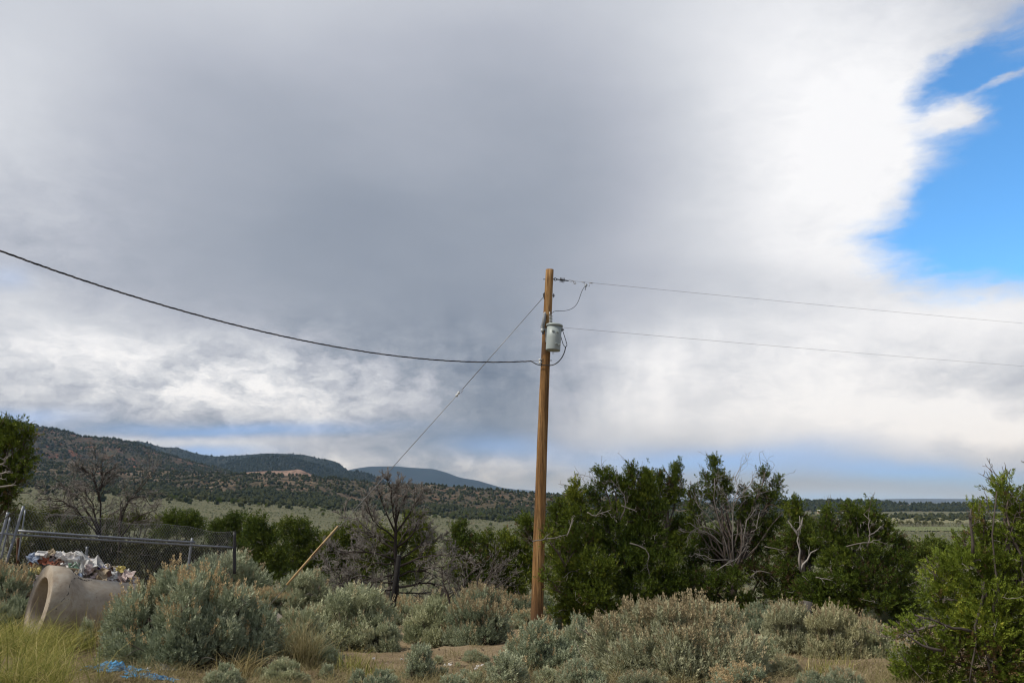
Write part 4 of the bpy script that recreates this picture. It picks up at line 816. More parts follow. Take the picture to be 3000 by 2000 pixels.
# single dark bushes out on the open plain
FB = [(757, 1484, 16), (779, 1487, 16), (821, 1483, 12), (908, 1497, 12), (924, 1491, 16), (946, 1502, 24), (946, 1513, 18), (840, 1527, 20), (714, 1493, 12), (737, 1495, 10), (641, 1478, 28), (540, 1462, 16), (531, 1469, 10), (558, 1473, 10), (500, 1462, 24), (515, 1466, 20), (609, 1474, 14), (892, 1507, 10), (1274, 1520, 24), (1310, 1534, 10), (1365, 1518, 26), (1396, 1544, 12), (1437, 1541, 14), (1498, 1541, 8), (1347, 1503, 16), (1326, 1518, 20), (1410, 1520, 26), (1463, 1527, 22), (1495, 1528, 24), (1440, 1505, 22), (1380, 1500, 20), (1000, 1507, 16), (1430, 1522, 18), (700, 1475, 22), (680, 1478, 26), (1480, 1508, 14)]
bt = tree_geo((1500, 1500), 20, [(1470, 1470, 60, 46, 0), (1540, 1475, 56, 44, 0), (1500, 1440, 60, 40, 0), (1440, 1500, 40, 34, 0), (1560, 1505, 40, 30, 0)], 81, spray=.22, dens=.55, tuft=.12)
# recentre on its own foot and give it unit width
Bv = bt[0]; cmesh = bt[1].mesh('crown', False, Bv); tmesh = bt[2].mesh('trunk', True, Bv)
co = np.zeros(len(cmesh.vertices) * 3, np.float32); cmesh.vertices.foreach_get('co', co); co = co.reshape(-1, 3); lo_, hi_ = co.min(0), co.max(0); wid = hi_[0] - lo_[0]
for me_ in (cmesh, tmesh):
    c_ = np.zeros(len(me_.vertices) * 3, np.float32); me_.vertices.foreach_get('co', c_); c_ = c_.reshape(-1, 3)
    c_[:, 0] -= (lo_[0] + hi_[0]) / 2; c_[:, 2] -= lo_[2]; c_ /= wid; me_.vertices.foreach_set('co', c_.ravel())
for px, py, w in FB:
    g = ground(px, py); s = w * g[1] / F
    r = thing('juniper_bush', 'small dark juniper standing by itself on the open sage plain', 'bush', g, 'lone junipers on the plain', fr.uniform(0, 6)); r.scale = (s, s, s * fr.uniform(.8, 1.1))
    obj('crown', cmesh, M_jun, r); obj('trunk', tmesh, M_bark, r)
# pale willows, green field and ranch buildings far to the right
M_willow = leafy('willow_leaf', [(0, (.11, .12, .045)), (.5, (.17, .17, .07)), (1, (.24, .21, .10))], .2, .8)
for i, (px, py, w) in enumerate([(2640, 1540, 26), (2665, 1541, 28), (2690, 1541, 30), (2712, 1542, 28), (2738, 1541, 30), (2758, 1541, 24), (2810, 1536, 22), (2385, 1548, 60), (2360, 1545, 40), (2410, 1552, 40)]):
    g = ground(px, py); s = w * g[1] / F
    r = thing('willow', 'pale yellow green willow in the row beyond the far green field' if px > 2600 else 'bright green willow glimpsed between the junipers far on the plain', 'tree', g, 'far willows on the plain', fr.uniform(0, 6)); r.scale = (s, s, s * .9)
    obj('crown', cmesh, M_willow, r).data = cmesh
    k = [c for c in COL.objects if c.parent is r][0]
    k.material_slots[0].link = 'OBJECT'; k.material_slots[0].material = M_willow; obj('trunk', tmesh, M_bark, r)
def field(name, x0, x1, y0, y1, m):
    d0, d1 = ground((x0 + x1) / 2, y1)[1], ground((x0 + x1) / 2, y0)[1]; Y, PX = np.meshgrid(np.linspace(d0, d1, 24), np.linspace(x0, x1, 40), indexing='ij')
    q = at(PX.ravel(), np.full(PX.size, 1500.), Y.ravel())[:, 0].reshape(PX.shape); m_ = MB(); grid_mesh(m_, q, Y, G(q, Y) + .25); obj(name, m_.mesh(name, True), m, kind='structure')
field('field', 2450, 3150, 1544, 1556, plain('field_green', (.13, .165, .065), (.17, .175, .085), .05, .95, .1))
field('field', 2450, 3150, 1512, 1534, plain('field_pale', (.17, .18, .09), (.235, .205, .13), .03, .95, .1))
M_wall = [plain('wall_white', (.75, .74, .72), (.66, .65, .63), 2), plain('wall_blue_grey', (.36, .43, .48), None, 2), plain('wall_tan', (.42, .30, .21), None, 2)]
M_roof = [plain('roof_white', (.80, .80, .80), (.7, .7, .72), 2), plain('roof_red', (.42, .17, .11), None, 2), plain('roof_grey', (.45, .47, .5), None, 2)]
for px, py, w, wi, ri, lab in [(2691, 1517, 11, 0, 0, 'small white ranch building farthest left of the row'), (2735, 1520, 15, 0, 1, 'long white ranch building with a red roof at the centre of the row'), (2748, 1520, 8, 0, 0, 'little white shed just right of the red roofed ranch building'), (2762, 1515, 13, 1, 0, 'blue grey ranch building with a white roof up behind the row'), (2783, 1517, 9, 0, 2, 'white ranch shed with a grey roof at the right end of the row'), (2796, 1521, 12, 2, 2, 'tan ranch building last in the row near the closest juniper'), (2402, 1500, 12, 2, 0, 'low shed with a white roof seen between junipers, the left of two'), (2427, 1503, 12, 2, 0, 'low shed with a white roof seen between junipers, the right of two')]:
    dd = 1050.0; q = at(px, 1500, dd); z0 = at(px, py, dd)[2]; wd = w * dd / F
    r = thing('ranch_building', lab, 'building', (q[0], dd, z0), 'far ranch buildings')
    b = MB(); box(b, (0, 0, .2), (wd, 5.0, 3.0)); obj('wall', b.mesh('wall'), M_wall[wi], r)
    b = MB(); x, y, h, e = wd / 2 + .3, 2.9, 1.7, 1.3; b.add([(-x, -y, h), (x, -y, h), (x, 0, h + e), (-x, 0, h + e), (-x, y, h), (x, y, h)], [np.array([(0, 1, 2, 3), (3, 2, 5, 4)]), np.array([(0, 3, 4), (1, 5, 2)])]); obj('roof', b.mesh('roof'), M_roof[ri], r)
    b = MB(); box(b, (wd * .2, -2.53, .2), (.9, .06, 2.0)); obj('door', b.mesh('door'), M_bark, r)
# ------------------------------------------------------------------ utility pole and what hangs on it
def wood_pole(b):
    co = b.coord(); n1 = b.noise(9, 6, .65, stretch=(1, 1, .05)); n2 = b.noise(40, 5, .7, stretch=(1, 1, .035)); n3 = b.noise(2.2, 3, .5, stretch=(1, 1, .6))
    c = b.ramp(n1, [(.32, (.120, .060, .023)), (.5, (.25, .135, .050)), (.66, (.42, .26, .115))])
    c = b.mix(b.step(n2, .50, .62), c, (.085, .048, .022)); c = b.mix(b.step(n3, .60, .70), c, (.10, .055, .026))
    c = b.mix(b.step(b.noise(30, 3, .6, stretch=(1, 1, .06)), .68, .76), c, (.46, .36, .25))
    s = b.node('ShaderNodeSeparateXYZ'); b.put(s.inputs[0], co)
    c = b.mix(b.step(b.math('ADD', s.outputs[2], b.math('MULTIPLY', n1, 1.0)), 1.9, .5), c, (.10, .055, .028))      # darker towards the butt
    b.put(b.p.inputs['Normal'], b.bump(n2, .7, .02)); return c
M_pole = material('creosoted_pine', wood_pole, .85, .2)
M_tank = plain('transformer_paint', (.33, .375, .37), (.29, .335, .33), 3, .45, .4)
M_steel = plain('galvanised_steel', (.34, .35, .36), (.22, .23, .24), 20, .5, .4, .6)
M_dark = plain('dark_iron', (.055, .055, .058), (.03, .03, .032), 20, .6, .4, .3)
M_grey = plain('grey_polymer', (.25, .26, .27), (.20, .21, .22), 6, .6, .3)
M_porc = plain('porcelain_grey', (.55, .57, .57), (.48, .5, .5), 6, .25, .5)
M_black = plain('black_insulation', (.018, .018, .02), (.012, .012, .013), 10, .55, .4)
M_alu = plain('aluminium_strand', (.30, .28, .26), (.20, .19, .18), 30, .5, .4, .5)
YP = 20.0; PB = np.array((at(1573, 1842, YP)[0], YP, 0)); PB[2] = G(PB[0], YP); PT = at(1611, 790, YP); AX = norm(PT - PB); PL = np.linalg.norm(PT - PB)
def pp(px, py, dy=0.0): return at(px, py, YP + dy)
def on_axis(py):                                                   # point of the pole axis at picture height py
    lo, hi = 0.0, PL
    for _ in range(40):
        m = (lo + hi) / 2; q = PB + AX * m; d = q - EYE; c, s = math.cos(PITCH), math.sin(PITCH)
        f, u = d[1] * c + d[2] * s, -d[1] * s + d[2] * c
        if 1000 - F * u / f > py: lo = m
        else: hi = m
    return PB + AX * lo
pole = thing('utility_pole', 'tall weathered brown wooden utility pole leaning slightly right', 'utility pole', PB)
m = MB(); rng = np.random.default_rng(3); k = 28; rows = 40; ang = np.arange(k) * 2 * np.pi / k
n1 = norm(np.cross(AX, (0, 1.0, 0))); n2 = np.cross(AX, n1); V = []
lump = rng.normal(size=(6, 3))
for i in range(rows):
    t = i / (rows - 1); r = .148 + (.097 - .148) * t; c = AX * (t * (PL + .5) - .5)
    rr = r * (1 + .025 * np.sin(2 * ang + 3 * t) + .018 * np.sin(5 * ang + 9 * t + 1) + .012 * rng.normal(size=k)); bend = n1 * .035 * math.sin(t * 3.0)
    V.append(c + bend + rr[:, None] * (np.cos(ang)[:, None] * n1 + np.sin(ang)[:, None] * n2))
i = np.arange(rows - 1)[:, None] * k; j = np.arange(k)[None]; j2 = (j + 1) % k
m.add(np.concatenate(V), [np.stack([i + j, i + k + j, i + k + j2, i + j2], -1).reshape(-1, 4), (np.arange(k) + (rows - 1) * k)[::-1][None]])
obj('shaft', m.mesh('shaft', True), M_pole, pole)
def part(name, m, mat, parent, smooth=True): return obj(name, m.mesh(name, smooth, np.array(parent.location)), mat, parent)
a = on_axis(818); m = MB(); tube(m, [a - n1 * -.0 + np.array((-.16, 0, 0)), a + np.array((.13, 0, 0))], .011, 8); part('bolt', m, M_dark, pole)
a = on_axis(866); m = MB(); tube(m, [a + np.array((-.13, 0, .005)), a + np.array((.15, 0, .005))], .012, 8); box(m, a + np.array((.118, -.0, .0)), (.02, .07, .09)); part('bolt', m, M_dark, pole)
m = MB(); box(m, a + np.array((-.118, 0, -.01)), (.025, .06, .16)); tube(m, [pp(1597, 874), pp(1593, 868), pp(1592, 861), pp(1596, 858)], .016, 7); part('guy_hook', m, M_dark, pole)
a = on_axis(1056); m = MB(); tube(m, [a + np.array((-.13, -.02, 0)), a + np.array((.13, -.02, 0))], .010, 7); part('bolt', m, M_dark, pole)
m = MB(); tube(m, [on_axis(y) + np.array((.03, -.125, 0)) for y in (917, 921, 925)], [.012, .016, .012], 7); part('staple', m, M_porc, pole)
# transformer
TB, TT = pp(1620, 1027, -.29), pp(1624.5, 955, -.29); TX = norm(TT - TB); TH = np.linalg.norm(TT - TB)
tr = thing('transformer', 'pale grey cylindrical transformer can bolted high on the wooden pole', 'transformer', TB)
m = MB(); lathe(m, [(.0, .015), (.160, .012), (.172, .0), (.176, .03), (.178, TH * .5), (.180, TH)], 32, TB, TX); part('tank', m, M_tank, tr)
m = MB(); lathe(m, [(.182, TH - .012), (.205, TH - .006), (.207, TH + .022), (.195, TH + .034), (.15, TH + .058), (.07, TH + .07), (0.001, TH + .072)], 32, TB, TX); part('lid', m, M_tank, tr)
m = MB(); b0, b1 = pp(1613.5, 951, -.27), pp(1613.5, 922, -.25); bx_ = norm(b1 - b0); bl = np.linalg.norm(b1 - b0); lathe(m, [(.032, 0), (.028, bl * .1), (.020, bl * .9), (.012, bl)], 14, b0, bx_); bsh = part('bushing', m, M_dark, tr)
for q in range(6):
    h = bl * (.12 + q * .145); m = MB(); lathe(m, [(.026, h), (.047, h + bl * .03), (.047, h + bl * .055), (.026, h + bl * .08)], 18, b0, bx_); o = obj('shed', m.mesh('shed', True, np.array(tr.location)), M_porc, bsh)
side = norm(np.cross(TX, (0, 1, 0)))
for px, py in ((1620, 969), (1633, 972), (1629, 1006), (1639, 1009)):
    c = pp(px, py, -.29 - .165); m = MB(); box(m, c, (.055, .05, .035)); lathe(m, [(.010, 0), (.010, .03)], 8, c + np.array((0, -.024, .0)), (0, -1, 0)); part('lug', m, M_tank, tr, False)
m = MB(); box(m, pp(1601, 985, -.12), (.06, .10, .30)); box(m, pp(1600, 965, -.12), (.10, .10, .05)); part('mounting_bracket', m, M_steel, tr, False)
m = MB(); tube(m, [pp(1617, 1030, -.29), pp(1619, 1036, -.29), pp(1622, 1037, -.29), pp(1622.5, 1030, -.29)], .005, 5); part('ground_loop', m, M_steel, tr)
# surge arrester
ar = thing('surge_arrester', 'slim grey cylinder clamped on the left of the pole beside the transformer', 'arrester', pp(1590, 956, -.16))
m = MB(); a0, a1 = pp(1590.5, 955, -.16), pp(1596, 919, -.13); x_ = norm(a1 - a0); l_ = np.linalg.norm(a1 - a0); lathe(m, [(.030, 0), (.043, .01), (.045, l_ * .5), (.042, l_ - .01), (.034, l_)], 16, a0, x_); part('body', m, M_grey, ar)
m = MB(); lathe(m, [(.040, 0), (.038, .014), (.012, .026), (.010, .05)], 14, a1, x_); part('cap', m, M_porc, ar)
m = MB(); lathe(m, [(.058, -.02), (.060, -.006), (.045, .0)], 16, a0, x_); lathe(m, [(.050, -.05), (.052, -.034)], 16, a0, x_); part('collar', m, M_steel, ar)
m = MB(); lathe(m, [(.034, -.15), (.036, -.05)], 14, a0, x_); part('base', m, M_porc, ar)
m = MB(); box(m, a0 - x_ * .09 + np.array((.07, .04, 0)), (.12, .05, .05)); box(m, a0 - x_ * .17 + np.array((.03, 0, 0)), (.05, .04, .08)); part('clamp', m, M_dark, ar, False)
# dead end insulator
ins = thing('insulator', 'dark dead end insulator with four thin discs at the top of the pole', 'insulator', pp(1621, 817.5))
m = MB(); th = np.linspace(0, 6.283, 15); ce = pp(1626.5, 818); tube(m, [ce + np.array((math.cos(q) * .031, 0, math.sin(q) * .031)) for q in th], .011, 7, False); part('eye', m, M_dark, ins)
m = MB(); tube(m, [pp(1631, 818.2), pp(1640, 819.2), pp(1655, 821.2), pp(1666, 822.4)], [.017, .013, .016, .014], 9); part('rod', m, M_dark, ins)
for q in range(4):
    c = pp(1641.5 + 3.7 * q, 819.4 + .55 * q); d = norm(pp(1655, 821.2) - pp(1640, 819.2)); m = MB(); lathe(m, [(.016, -.012), (.062, -.005), (.064, .005), (.016, .012)], 18, c, d); part('disc', m, M_dark, ins)
m = MB(); tube(m, [pp(1664, 821.8), pp(1668, 820.4), pp(1674, 821.4), pp(1680, 823.5), pp(1674, 824.6), pp(1667, 823.4)], .007, 6); part('clevis', m, M_steel, ins)
m = MB(); ce = pp(1684, 829); tube(m, [ce + np.array((math.cos(q) * .026, 0, math.sin(q) * .026)) for q in th], .008, 7, False); tube(m, [pp(1678, 821), pp(1680, 825.5), pp(1682, 827.5)], .008, 6); part('clamp_ring', m, M_steel, ins)
# wires
def span(name, label, A, B, sag, r, mat, cat='wire', n=60):
    t = np.linspace(0, 1, n)[:, None]; P = A + (B - A) * t; P[:, 2] -= (4 * sag * t * (1 - t))[:, 0]; m = MB(); tube(m, P, r, 6); o = obj(name, m.mesh(name, True, A), mat); o.location = A; return tag(o, label, cat)
WA, WB = pp(1679, 823), at(3700, 1000, 48); span('power_line', 'upper thin bare wire running from the top insulator to the right edge', WA, WB, .12, .0035, M_alu)
NA, NB = pp(1648, 959, -.2), at(3700, 1118, 48); span('neutral_wire', 'lower thin bare wire running from the transformer to the right edge', NA, NB, .12, .0033, M_alu)
t = thing('hot_line_clamp', 'small clamp with a ring hanging from a wire bracket on the upper wire', 'clamp', pp(1717, 838))
m = MB(); tube(m, [pp(1713, 827.4), pp(1713.5, 836), pp(1716, 838), pp(1727, 838.5), pp(1727.5, 829.2)], .006, 6); part('bracket', m, M_steel, t)
m = MB(); tube(m, [pp(1717.5, 831), pp(1717, 836), pp(1716, 842)], [.012, .022, .014], 8); tube(m, [pp(1715, 834.5), pp(1721, 834)], .012, 7); part('body', m, M_steel, t)
m = MB(); ce = pp(1715, 847.4); tube(m, [ce + np.array((math.cos(q) * .013, 0, math.sin(q) * .013)) for q in th], .005, 6, False); tube(m, [pp(1715.8, 842), pp(1715.2, 845.6)], .006, 6); part('eye', m, M_dark, t)
m = MB(); tube(m, [pp(1705, 826.6), pp(1714, 827.6)], .010, 7); tube(m, [pp(1727, 829.0), pp(1736, 829.8)], .010, 7); part('armor_sleeve', m, M_alu, t)
def smooth_path(pts, n=40):
    P = np.array(pts); d = np.concatenate([[0], np.cumsum(np.linalg.norm(np.diff(P, axis=0), axis=1))]); tt = np.linspace(0, d[-1], n); Q = np.stack([np.interp(tt, d, P[:, i]) for i in range(3)], 1)
    for _ in range(4): Q[1:-1] = (Q[:-2] + 2 * Q[1:-1] + Q[2:]) / 4
    return Q
def cable(name, label, pts, r, mat, cat='cable'):
    P = smooth_path(pts); m = MB(); tube(m, P, r, 8); o = obj(name, m.mesh(name, True, P[0]), mat); o.location = P[0]; return tag(o, label, cat)
cable('jumper_wire', 'thin curved lead dropping from the hot line clamp to the transformer top', [pp(1717, 836), pp(1710, 842), pp(1703, 856), pp(1697, 876), pp(1690, 892), pp(1677, 904), pp(1660, 910), pp(1640, 910.5), pp(1628, 910.5), pp(1620, 913, -.1), pp(1614, 921, -.25)], .0065, M_black, 'wire')
t = thing('cable_connector', 'cluster of lugs on the right shoulder of the transformer', 'connector', pp(1647, 964, -.3))
m = MB(); box(m, pp(1645, 963, -.3), (.06, .05, .04)); tube(m, [pp(1643, 962, -.3), pp(1650, 965, -.3)], .016, 8); part('clamp', m, M_steel, t); m = MB(); tube(m, [pp(1647, 966, -.3), pp(1644, 973, -.3)], [.016, .008], 7); tube(m, [pp(1650, 964, -.3), pp(1652, 967, -.3)], .014, 7); part('lug', m, M_dark, t)
cable('service_cable', 'outer black loop hanging right of the transformer', [pp(1648, 967, -.3), pp(1654, 985, -.3), pp(1661, 1008, -.3), pp(1661, 1013, -.3), pp(1657, 1016, -.3)], .0085, M_black)
cable('service_cable', 'inner black loop leaving the right flank of the transformer', [pp(1643, 984, -.3), pp(1646, 996, -.3), pp(1650, 1009, -.3), pp(1654, 1015, -.3), pp(1657, 1016, -.3)], .0085, M_black)
cable('service_cable', 'thick black cable sweeping under the transformer round the pole', [pp(1657, 1016, -.3), pp(1655, 1028, -.3), pp(1648, 1045, -.28), pp(1638, 1058, -.25), pp(1626, 1067, -.2), pp(1614, 1070.5, -.17), pp(1600, 1069.5, -.16), pp(1588, 1069.5, -.16), pp(1574, 1068, -.1), pp(1564, 1062, -.05), pp(1556, 1058)], .0125, M_black)
t = thing('spool_insulator', 'white spool clamp holding the twisted service cable left of the pole', 'insulator', pp(1584, 1057, -.05))
m = MB(); lathe(m, [(.018, -.06), (.045, -.055), (.045, -.03), (.028, -.015), (.028, .015), (.045, .03), (.045, .055), (.018, .06)], 16, pp(1583, 1058, -.05)); part('spool', m, M_porc, t)
m = MB(); box(m, pp(1589, 1056, -.05), (.09, .03, .03)); box(m, pp(1593, 1056, -.07), (.04, .05, .09)); part('bracket', m, M_dark, t, False)
# twisted service drop to the left
pts = [(-700, 430, 8.5), (-300, 610, 10), (0, 741, 11.5), (255, 823, 12.8), (510, 899, 14.2), (765, 972, 15.8), (1020, 1024, 17.4), (1275, 1052, 18.8), (1467, 1059.5, 19.7), (1556, 1057.5, YP)]
P = np.array([at(*p) for p in pts]); d = np.concatenate([[0], np.cumsum(np.linalg.norm(np.diff(P, axis=0), axis=1))]); tt = np.linspace(0, d[-1], 700)
Q = np.stack([np.polyval(np.polyfit(d, P[:, i], 4), tt) for i in range(3)], 1); Q += (P[-1] - Q[-1]) * (tt / d[-1])[:, None] ** 6
sdrop = thing('service_drop', 'twisted black service cable sagging from the left edge to the pole', 'cable', tuple(P[-1]))
T = norm(np.gradient(Q, axis=0)); u1 = norm(np.cross(T, (0, 0, 1.0))); u2 = np.cross(u1, T)
for q in range(3):
    ph = tt * 2 * math.pi / .42 + q * 2.094; r = .0082 if q < 2 else .0065
    m = MB(); tube(m, Q + .0093 * (np.cos(ph)[:, None] * u1 + np.sin(ph)[:, None] * u2), r * .9, 5); part('strand', m, M_black if q < 2 else M_alu, sdrop)
cable('neutral_tail', 'bare messenger tail tying the twisted cable to the white spool', [pp(1545, 1058.4), pp(1560, 1056.5), pp(1575, 1056.2), pp(1583, 1056.8, -.05)], .006, M_alu, 'wire')
# guy
GA, GI0, GI1 = pp(1594, 868), pp(1357, 1137), pp(1334, 1163); gE = ground(792, 1786); GE = np.array((gE[0], YP, 0)); GE = at(785, 1777, YP)
guy = thing('guy_wire', 'taut guy wire slanting from the pole top down to the left', 'guy wire', tuple(GA))
m = MB(); tube(m, [GA, GI0], .0085, 7); part('upper_strand', m, M_steel, guy)
m = MB(); tube(m, [GI0, pp(1349, 1143), pp(1344, 1148)], .006, 6); tube(m, [GI0, pp(1356, 1143), pp(1350, 1151)], .006, 6); part('loop', m, M_steel, guy)
m = MB(); d_ = norm(pp(1345, 1148) - pp(1336, 1160)); lathe(m, [(.012, -.075), (.034, -.06), (.036, -.03), (.022, -.012), (.022, .012), (.036, .03), (.034, .06), (.012, .075)], 14, pp(1341, 1154), d_); part('strain_insulator', m, M_porc, guy)
m = MB(); tube(m, [pp(1337, 1159), GI1, GE], .0085, 7); part('lower_strand', m, M_steel, guy)
M_guard = plain('guard_yellow_plastic', (.58, .44, .24), (.44, .29, .13), 5, .7, .3, stretch=(1, 1, .3))
gd = thing('guy_guard', 'pale yellow brown guard sleeve leaning over the sagebrush on the guy line', 'guy guard', tuple(at(845, 1706, YP)))
g0, g1 = at(840, 1712, YP), at(990, 1540, YP); m = MB(); tube(m, [g0, g0 * .6 + g1 * .4, g1], [.024, .023, .020], 9); part('sleeve', m, M_guard, gd)
gx = norm(g1 - g0); m = MB(); tube(m, [g0 * .52 + g1 * .48 + np.array((0.006, -.030, 0)), g0 * .3 + g1 * .7 + np.array((.006, -.030, 0))], .010, 6); part('stain', m, plain('rust_stain', (.16, .08, .035)), gd)
# black leaning post
q = at(1141, 1500, 20.3); q[2] = G(q[0], q[1]); q[0] = at(1140, 1820, 20.3)[0]; bp = thing('leaning_post', 'slim black leaning post in front of the bare dead tree', 'post', q)
m = MB(); e = at(1169, 1628, q[1]); tube(m, [q - (0, 0, .3), q * .5 + e * .5 + np.array((.012, 0, 0)), e], [.075, .068, .055], 12); part('shaft', m, plain('charred_black', (.016, .014, .013), (.009, .008, .008), 12, .8, .2, bump=.4), bp)
m = MB(); lathe(m, [(.056, 0), (.05, .02), (.02, .03)], 12, e, norm(e - q)); part('cap', m, M_black, bp)

# ------------------------------------------------------------------ chain link fence
M_pipe = plain('fence_pipe', (.27, .29, .325), (.17, .18, .20), 12, .5, .4, .4)
M_link = plain('fence_wire', (.26, .265, .265), (.17, .17, .17), 12, .6, .3, .3)
def fd(px): return np.interp(px, [-100, 60, 700], [18.6, 19.2, 22.0])
def fp(px, py, dy=0.0): return at(px, py, fd(px) + dy)
fence = thing('chain_link_fence', 'sagging chain link fence with loose grey pipes behind the rubbish heap', 'fence', tuple(fp(300, 1660)))
def pipe(name, a, b, r, mat=M_pipe, lab=None, k=9):
    m = MB(); P = smooth_path([a, (a + b) / 2 + np.array((0, 0, -.01)), b], 10); tube(m, P, r, k); o = part(name, m, mat, fence)
    if lab: o['label'] = lab
pipe('post', fp(24, 1498), fp(-14, 1640), .032); pipe('post', fp(69, 1482), fp(18, 1650), .030, lab='leaning post'); pipe('post', fp(30, 1515, .8), fp(2, 1640, .8), .022)
pipe('rod', fp(74, 1493, .1), fp(52, 1640, .1), .016); pipe('post', fp(53, 1575, .15), fp(52, 1650, .15), .03, plain('rusty_steel', (.13, .065, .035), (.08, .04, .025)), 'rusty post')
pipe('rail', fp(53, 1554, -.1), fp(572, 1588, -.1), .026, lab='upper loose rail'); pipe('rail', fp(-40, 1560), fp(692, 1603.5), .024, lab='lower rail')
pipe('post', fp(563, 1575, .06), fp(546, 1700, .06), .032); pipe('post', fp(687, 1558), fp(687, 1680), .042, M_dark, 'dark end post'); pipe('post', fp(255, 1600, .05), fp(252, 1690, .05), .03); pipe('tie', fp(34, 1592, -.05), fp(16, 1650, -.1), .018)
def link_panel(tl, tr_, bl, br, pitch):
    m = MB(); W_ = np.linalg.norm(tr_ - tl); H_ = np.linalg.norm(bl - tl); n = int(W_ / pitch); lean = H_ / W_ * .62
    def S(u, v): 
        p = (tl * (1 - u) + tr_ * u) * (1 - v) + (bl * (1 - u) + br * u) * v; s = math.sin(u * 9) * .10 * (1 - v) ** 1.5 + .05 * math.sin(u * 23 + v * 3)
        return p + np.array((0, s * .8, -abs(s) * .5 * (1 - v)))
    for i in range(int(-lean * n) - 1, int(n * (1 + lean)) + 2):
        for sg in (1, -1):
            u0 = i / n; vs = np.linspace(0, 1, 8); us = u0 + sg * (vs - .5) * lean; ok = (us > -.001) & (us < 1.001)
            if ok.sum() < 2: continue
            tube(m, [S(u_, v_) for u_, v_ in zip(us[ok], vs[ok])], .0030, 3, False)
    for v_ in (0.0, 1.0): tube(m, [S(u_, v_) for u_ in np.linspace(0, 1, 30)], .004, 3, False)
    o = part('wire_mesh', m, M_link, fence, False); o['kind'] = 'stuff'
link_panel(fp(70, 1490), fp(688, 1556), fp(40, 1690), fp(688, 1720), .06)
link_panel(fp(-140, 1500), fp(64, 1497), fp(-150, 1660), fp(22, 1660), .06)

# ------------------------------------------------------------------ concrete pipe
def concrete(b):
    n = b.noise(5, 7, .65); f = b.noise(45, 4, .7)
    c = b.ramp(n, [(.3, (.24, .20, .155)), (.5, (.36, .305, .24)), (.7, (.44, .40, .335))])
    c = b.mix(b.step(b.noise(2.2, 5, .7, stretch=(1, 1, .5)), .55, .72), c, (.235, .17, .12)); c = b.mix(b.step(b.noise(28, 2, .5), .70, .76), c, (.14, .11, .09))
    b.put(b.p.inputs['Normal'], b.bump(b.math('ADD', f, n), .45, .012)); return c
M_conc = material('weathered_concrete', concrete, .92, .15)
pg = ground(108, 1872); D0 = pg[1] + .25
pc = at(110, 1768, D0); PXA = norm(np.array((.73, .67, -.17))); BR = .505
cp = thing('concrete_pipe', 'large cracked tan concrete pipe with a flared bell mouth', 'pipe', tuple(pc))
prof = [(.335, .03), (.338, .012), (.350, .002), (BR - .022, 0), (BR - .008, .006), (BR, .022), (BR + .004, .20), (BR - .012, .26), (BR - .05, .32), (.410, .40), (.388, .48), (.384, 1.2), (.382, 2.55), (.30, 2.56), (.30, .9), (.30, .52), (.325, .40), (.332, .2)]
m = MB(); lathe(m, prof + [prof[0]], 56, pc, PXA, False); body = part('barrel', m, M_conc, cp); md = body.modifiers.new('crisp_edges', 'EDGE_SPLIT'); md.split_angle = rad(28)
n1p = norm(np.cross(PXA, np.array((1.0, 0, 0)) if abs(PXA[0]) < .9 else np.array((0, 1.0, 0)))); n2p = np.cross(PXA, n1p)
def on_pipe(h, ang):  # ang measured from straight up towards the viewer
    up = norm(np.array((0, 0, 1.0)) - PXA * PXA[2]); tow = np.cross(PXA, up); tow = tow if tow[1] < 0 else -tow
    r = np.interp(h, [p[1] for p in prof[3:13]], [p[0] for p in prof[3:13]]); return pc + PXA * h + r * (up * math.cos(ang) + tow * math.sin(ang))
crk = plain('crack_shadow', (.03, .025, .02), (.02, .016, .013))
for path in ([(.30, -.1), (.31, .1), (.27, .22), (.29, .36), (.36, .46)], [(.36, .46), (.25, .72), (.20, .95), (.22, 1.15), (.14, 1.4), (.1, 1.6)], [(.36, .46), (.46, .40), (.55, .30)]):
    P = smooth_path([on_pipe(h, a_) for h, a_ in path], 26) + np.random.default_rng(4).normal(size=(26, 3)) * .006; m = MB(); tube(m, P, np.random.default_rng(2).uniform(.002, .006, 26), 5); part('crack', m, crk, cp)
cg = ground(790, 1905); ch = thing('concrete_chunk', 'flat topped grey concrete chunk half hidden between the bushes', 'concrete', cg)
m = MB(); s_ = cg[1] / F; v0 = np.array([(-.26, -.1, -.1), (.12, -.1, -.1), (.12, .25, -.1), (-.26, .25, -.1), (-.26, -.08, .20), (-.02, -.06, .36), (.08, -.06, .30), (.11, -.05, .08), (.10, .22, .10), (.07, .22, .31), (-.02, .22, .37), (-.26, .22, .22)])
m.add(v0 * 1.25 + cg, [np.array([(0, 1, 7, 6, 5, 4)]), np.array([(2, 3, 11, 10, 9, 8)]), np.array([(0, 4, 11, 3), (1, 2, 8, 7), (7, 8, 9, 6), (6, 9, 10, 5), (5, 10, 11, 4)])]); part('block', m, M_conc, ch, False)

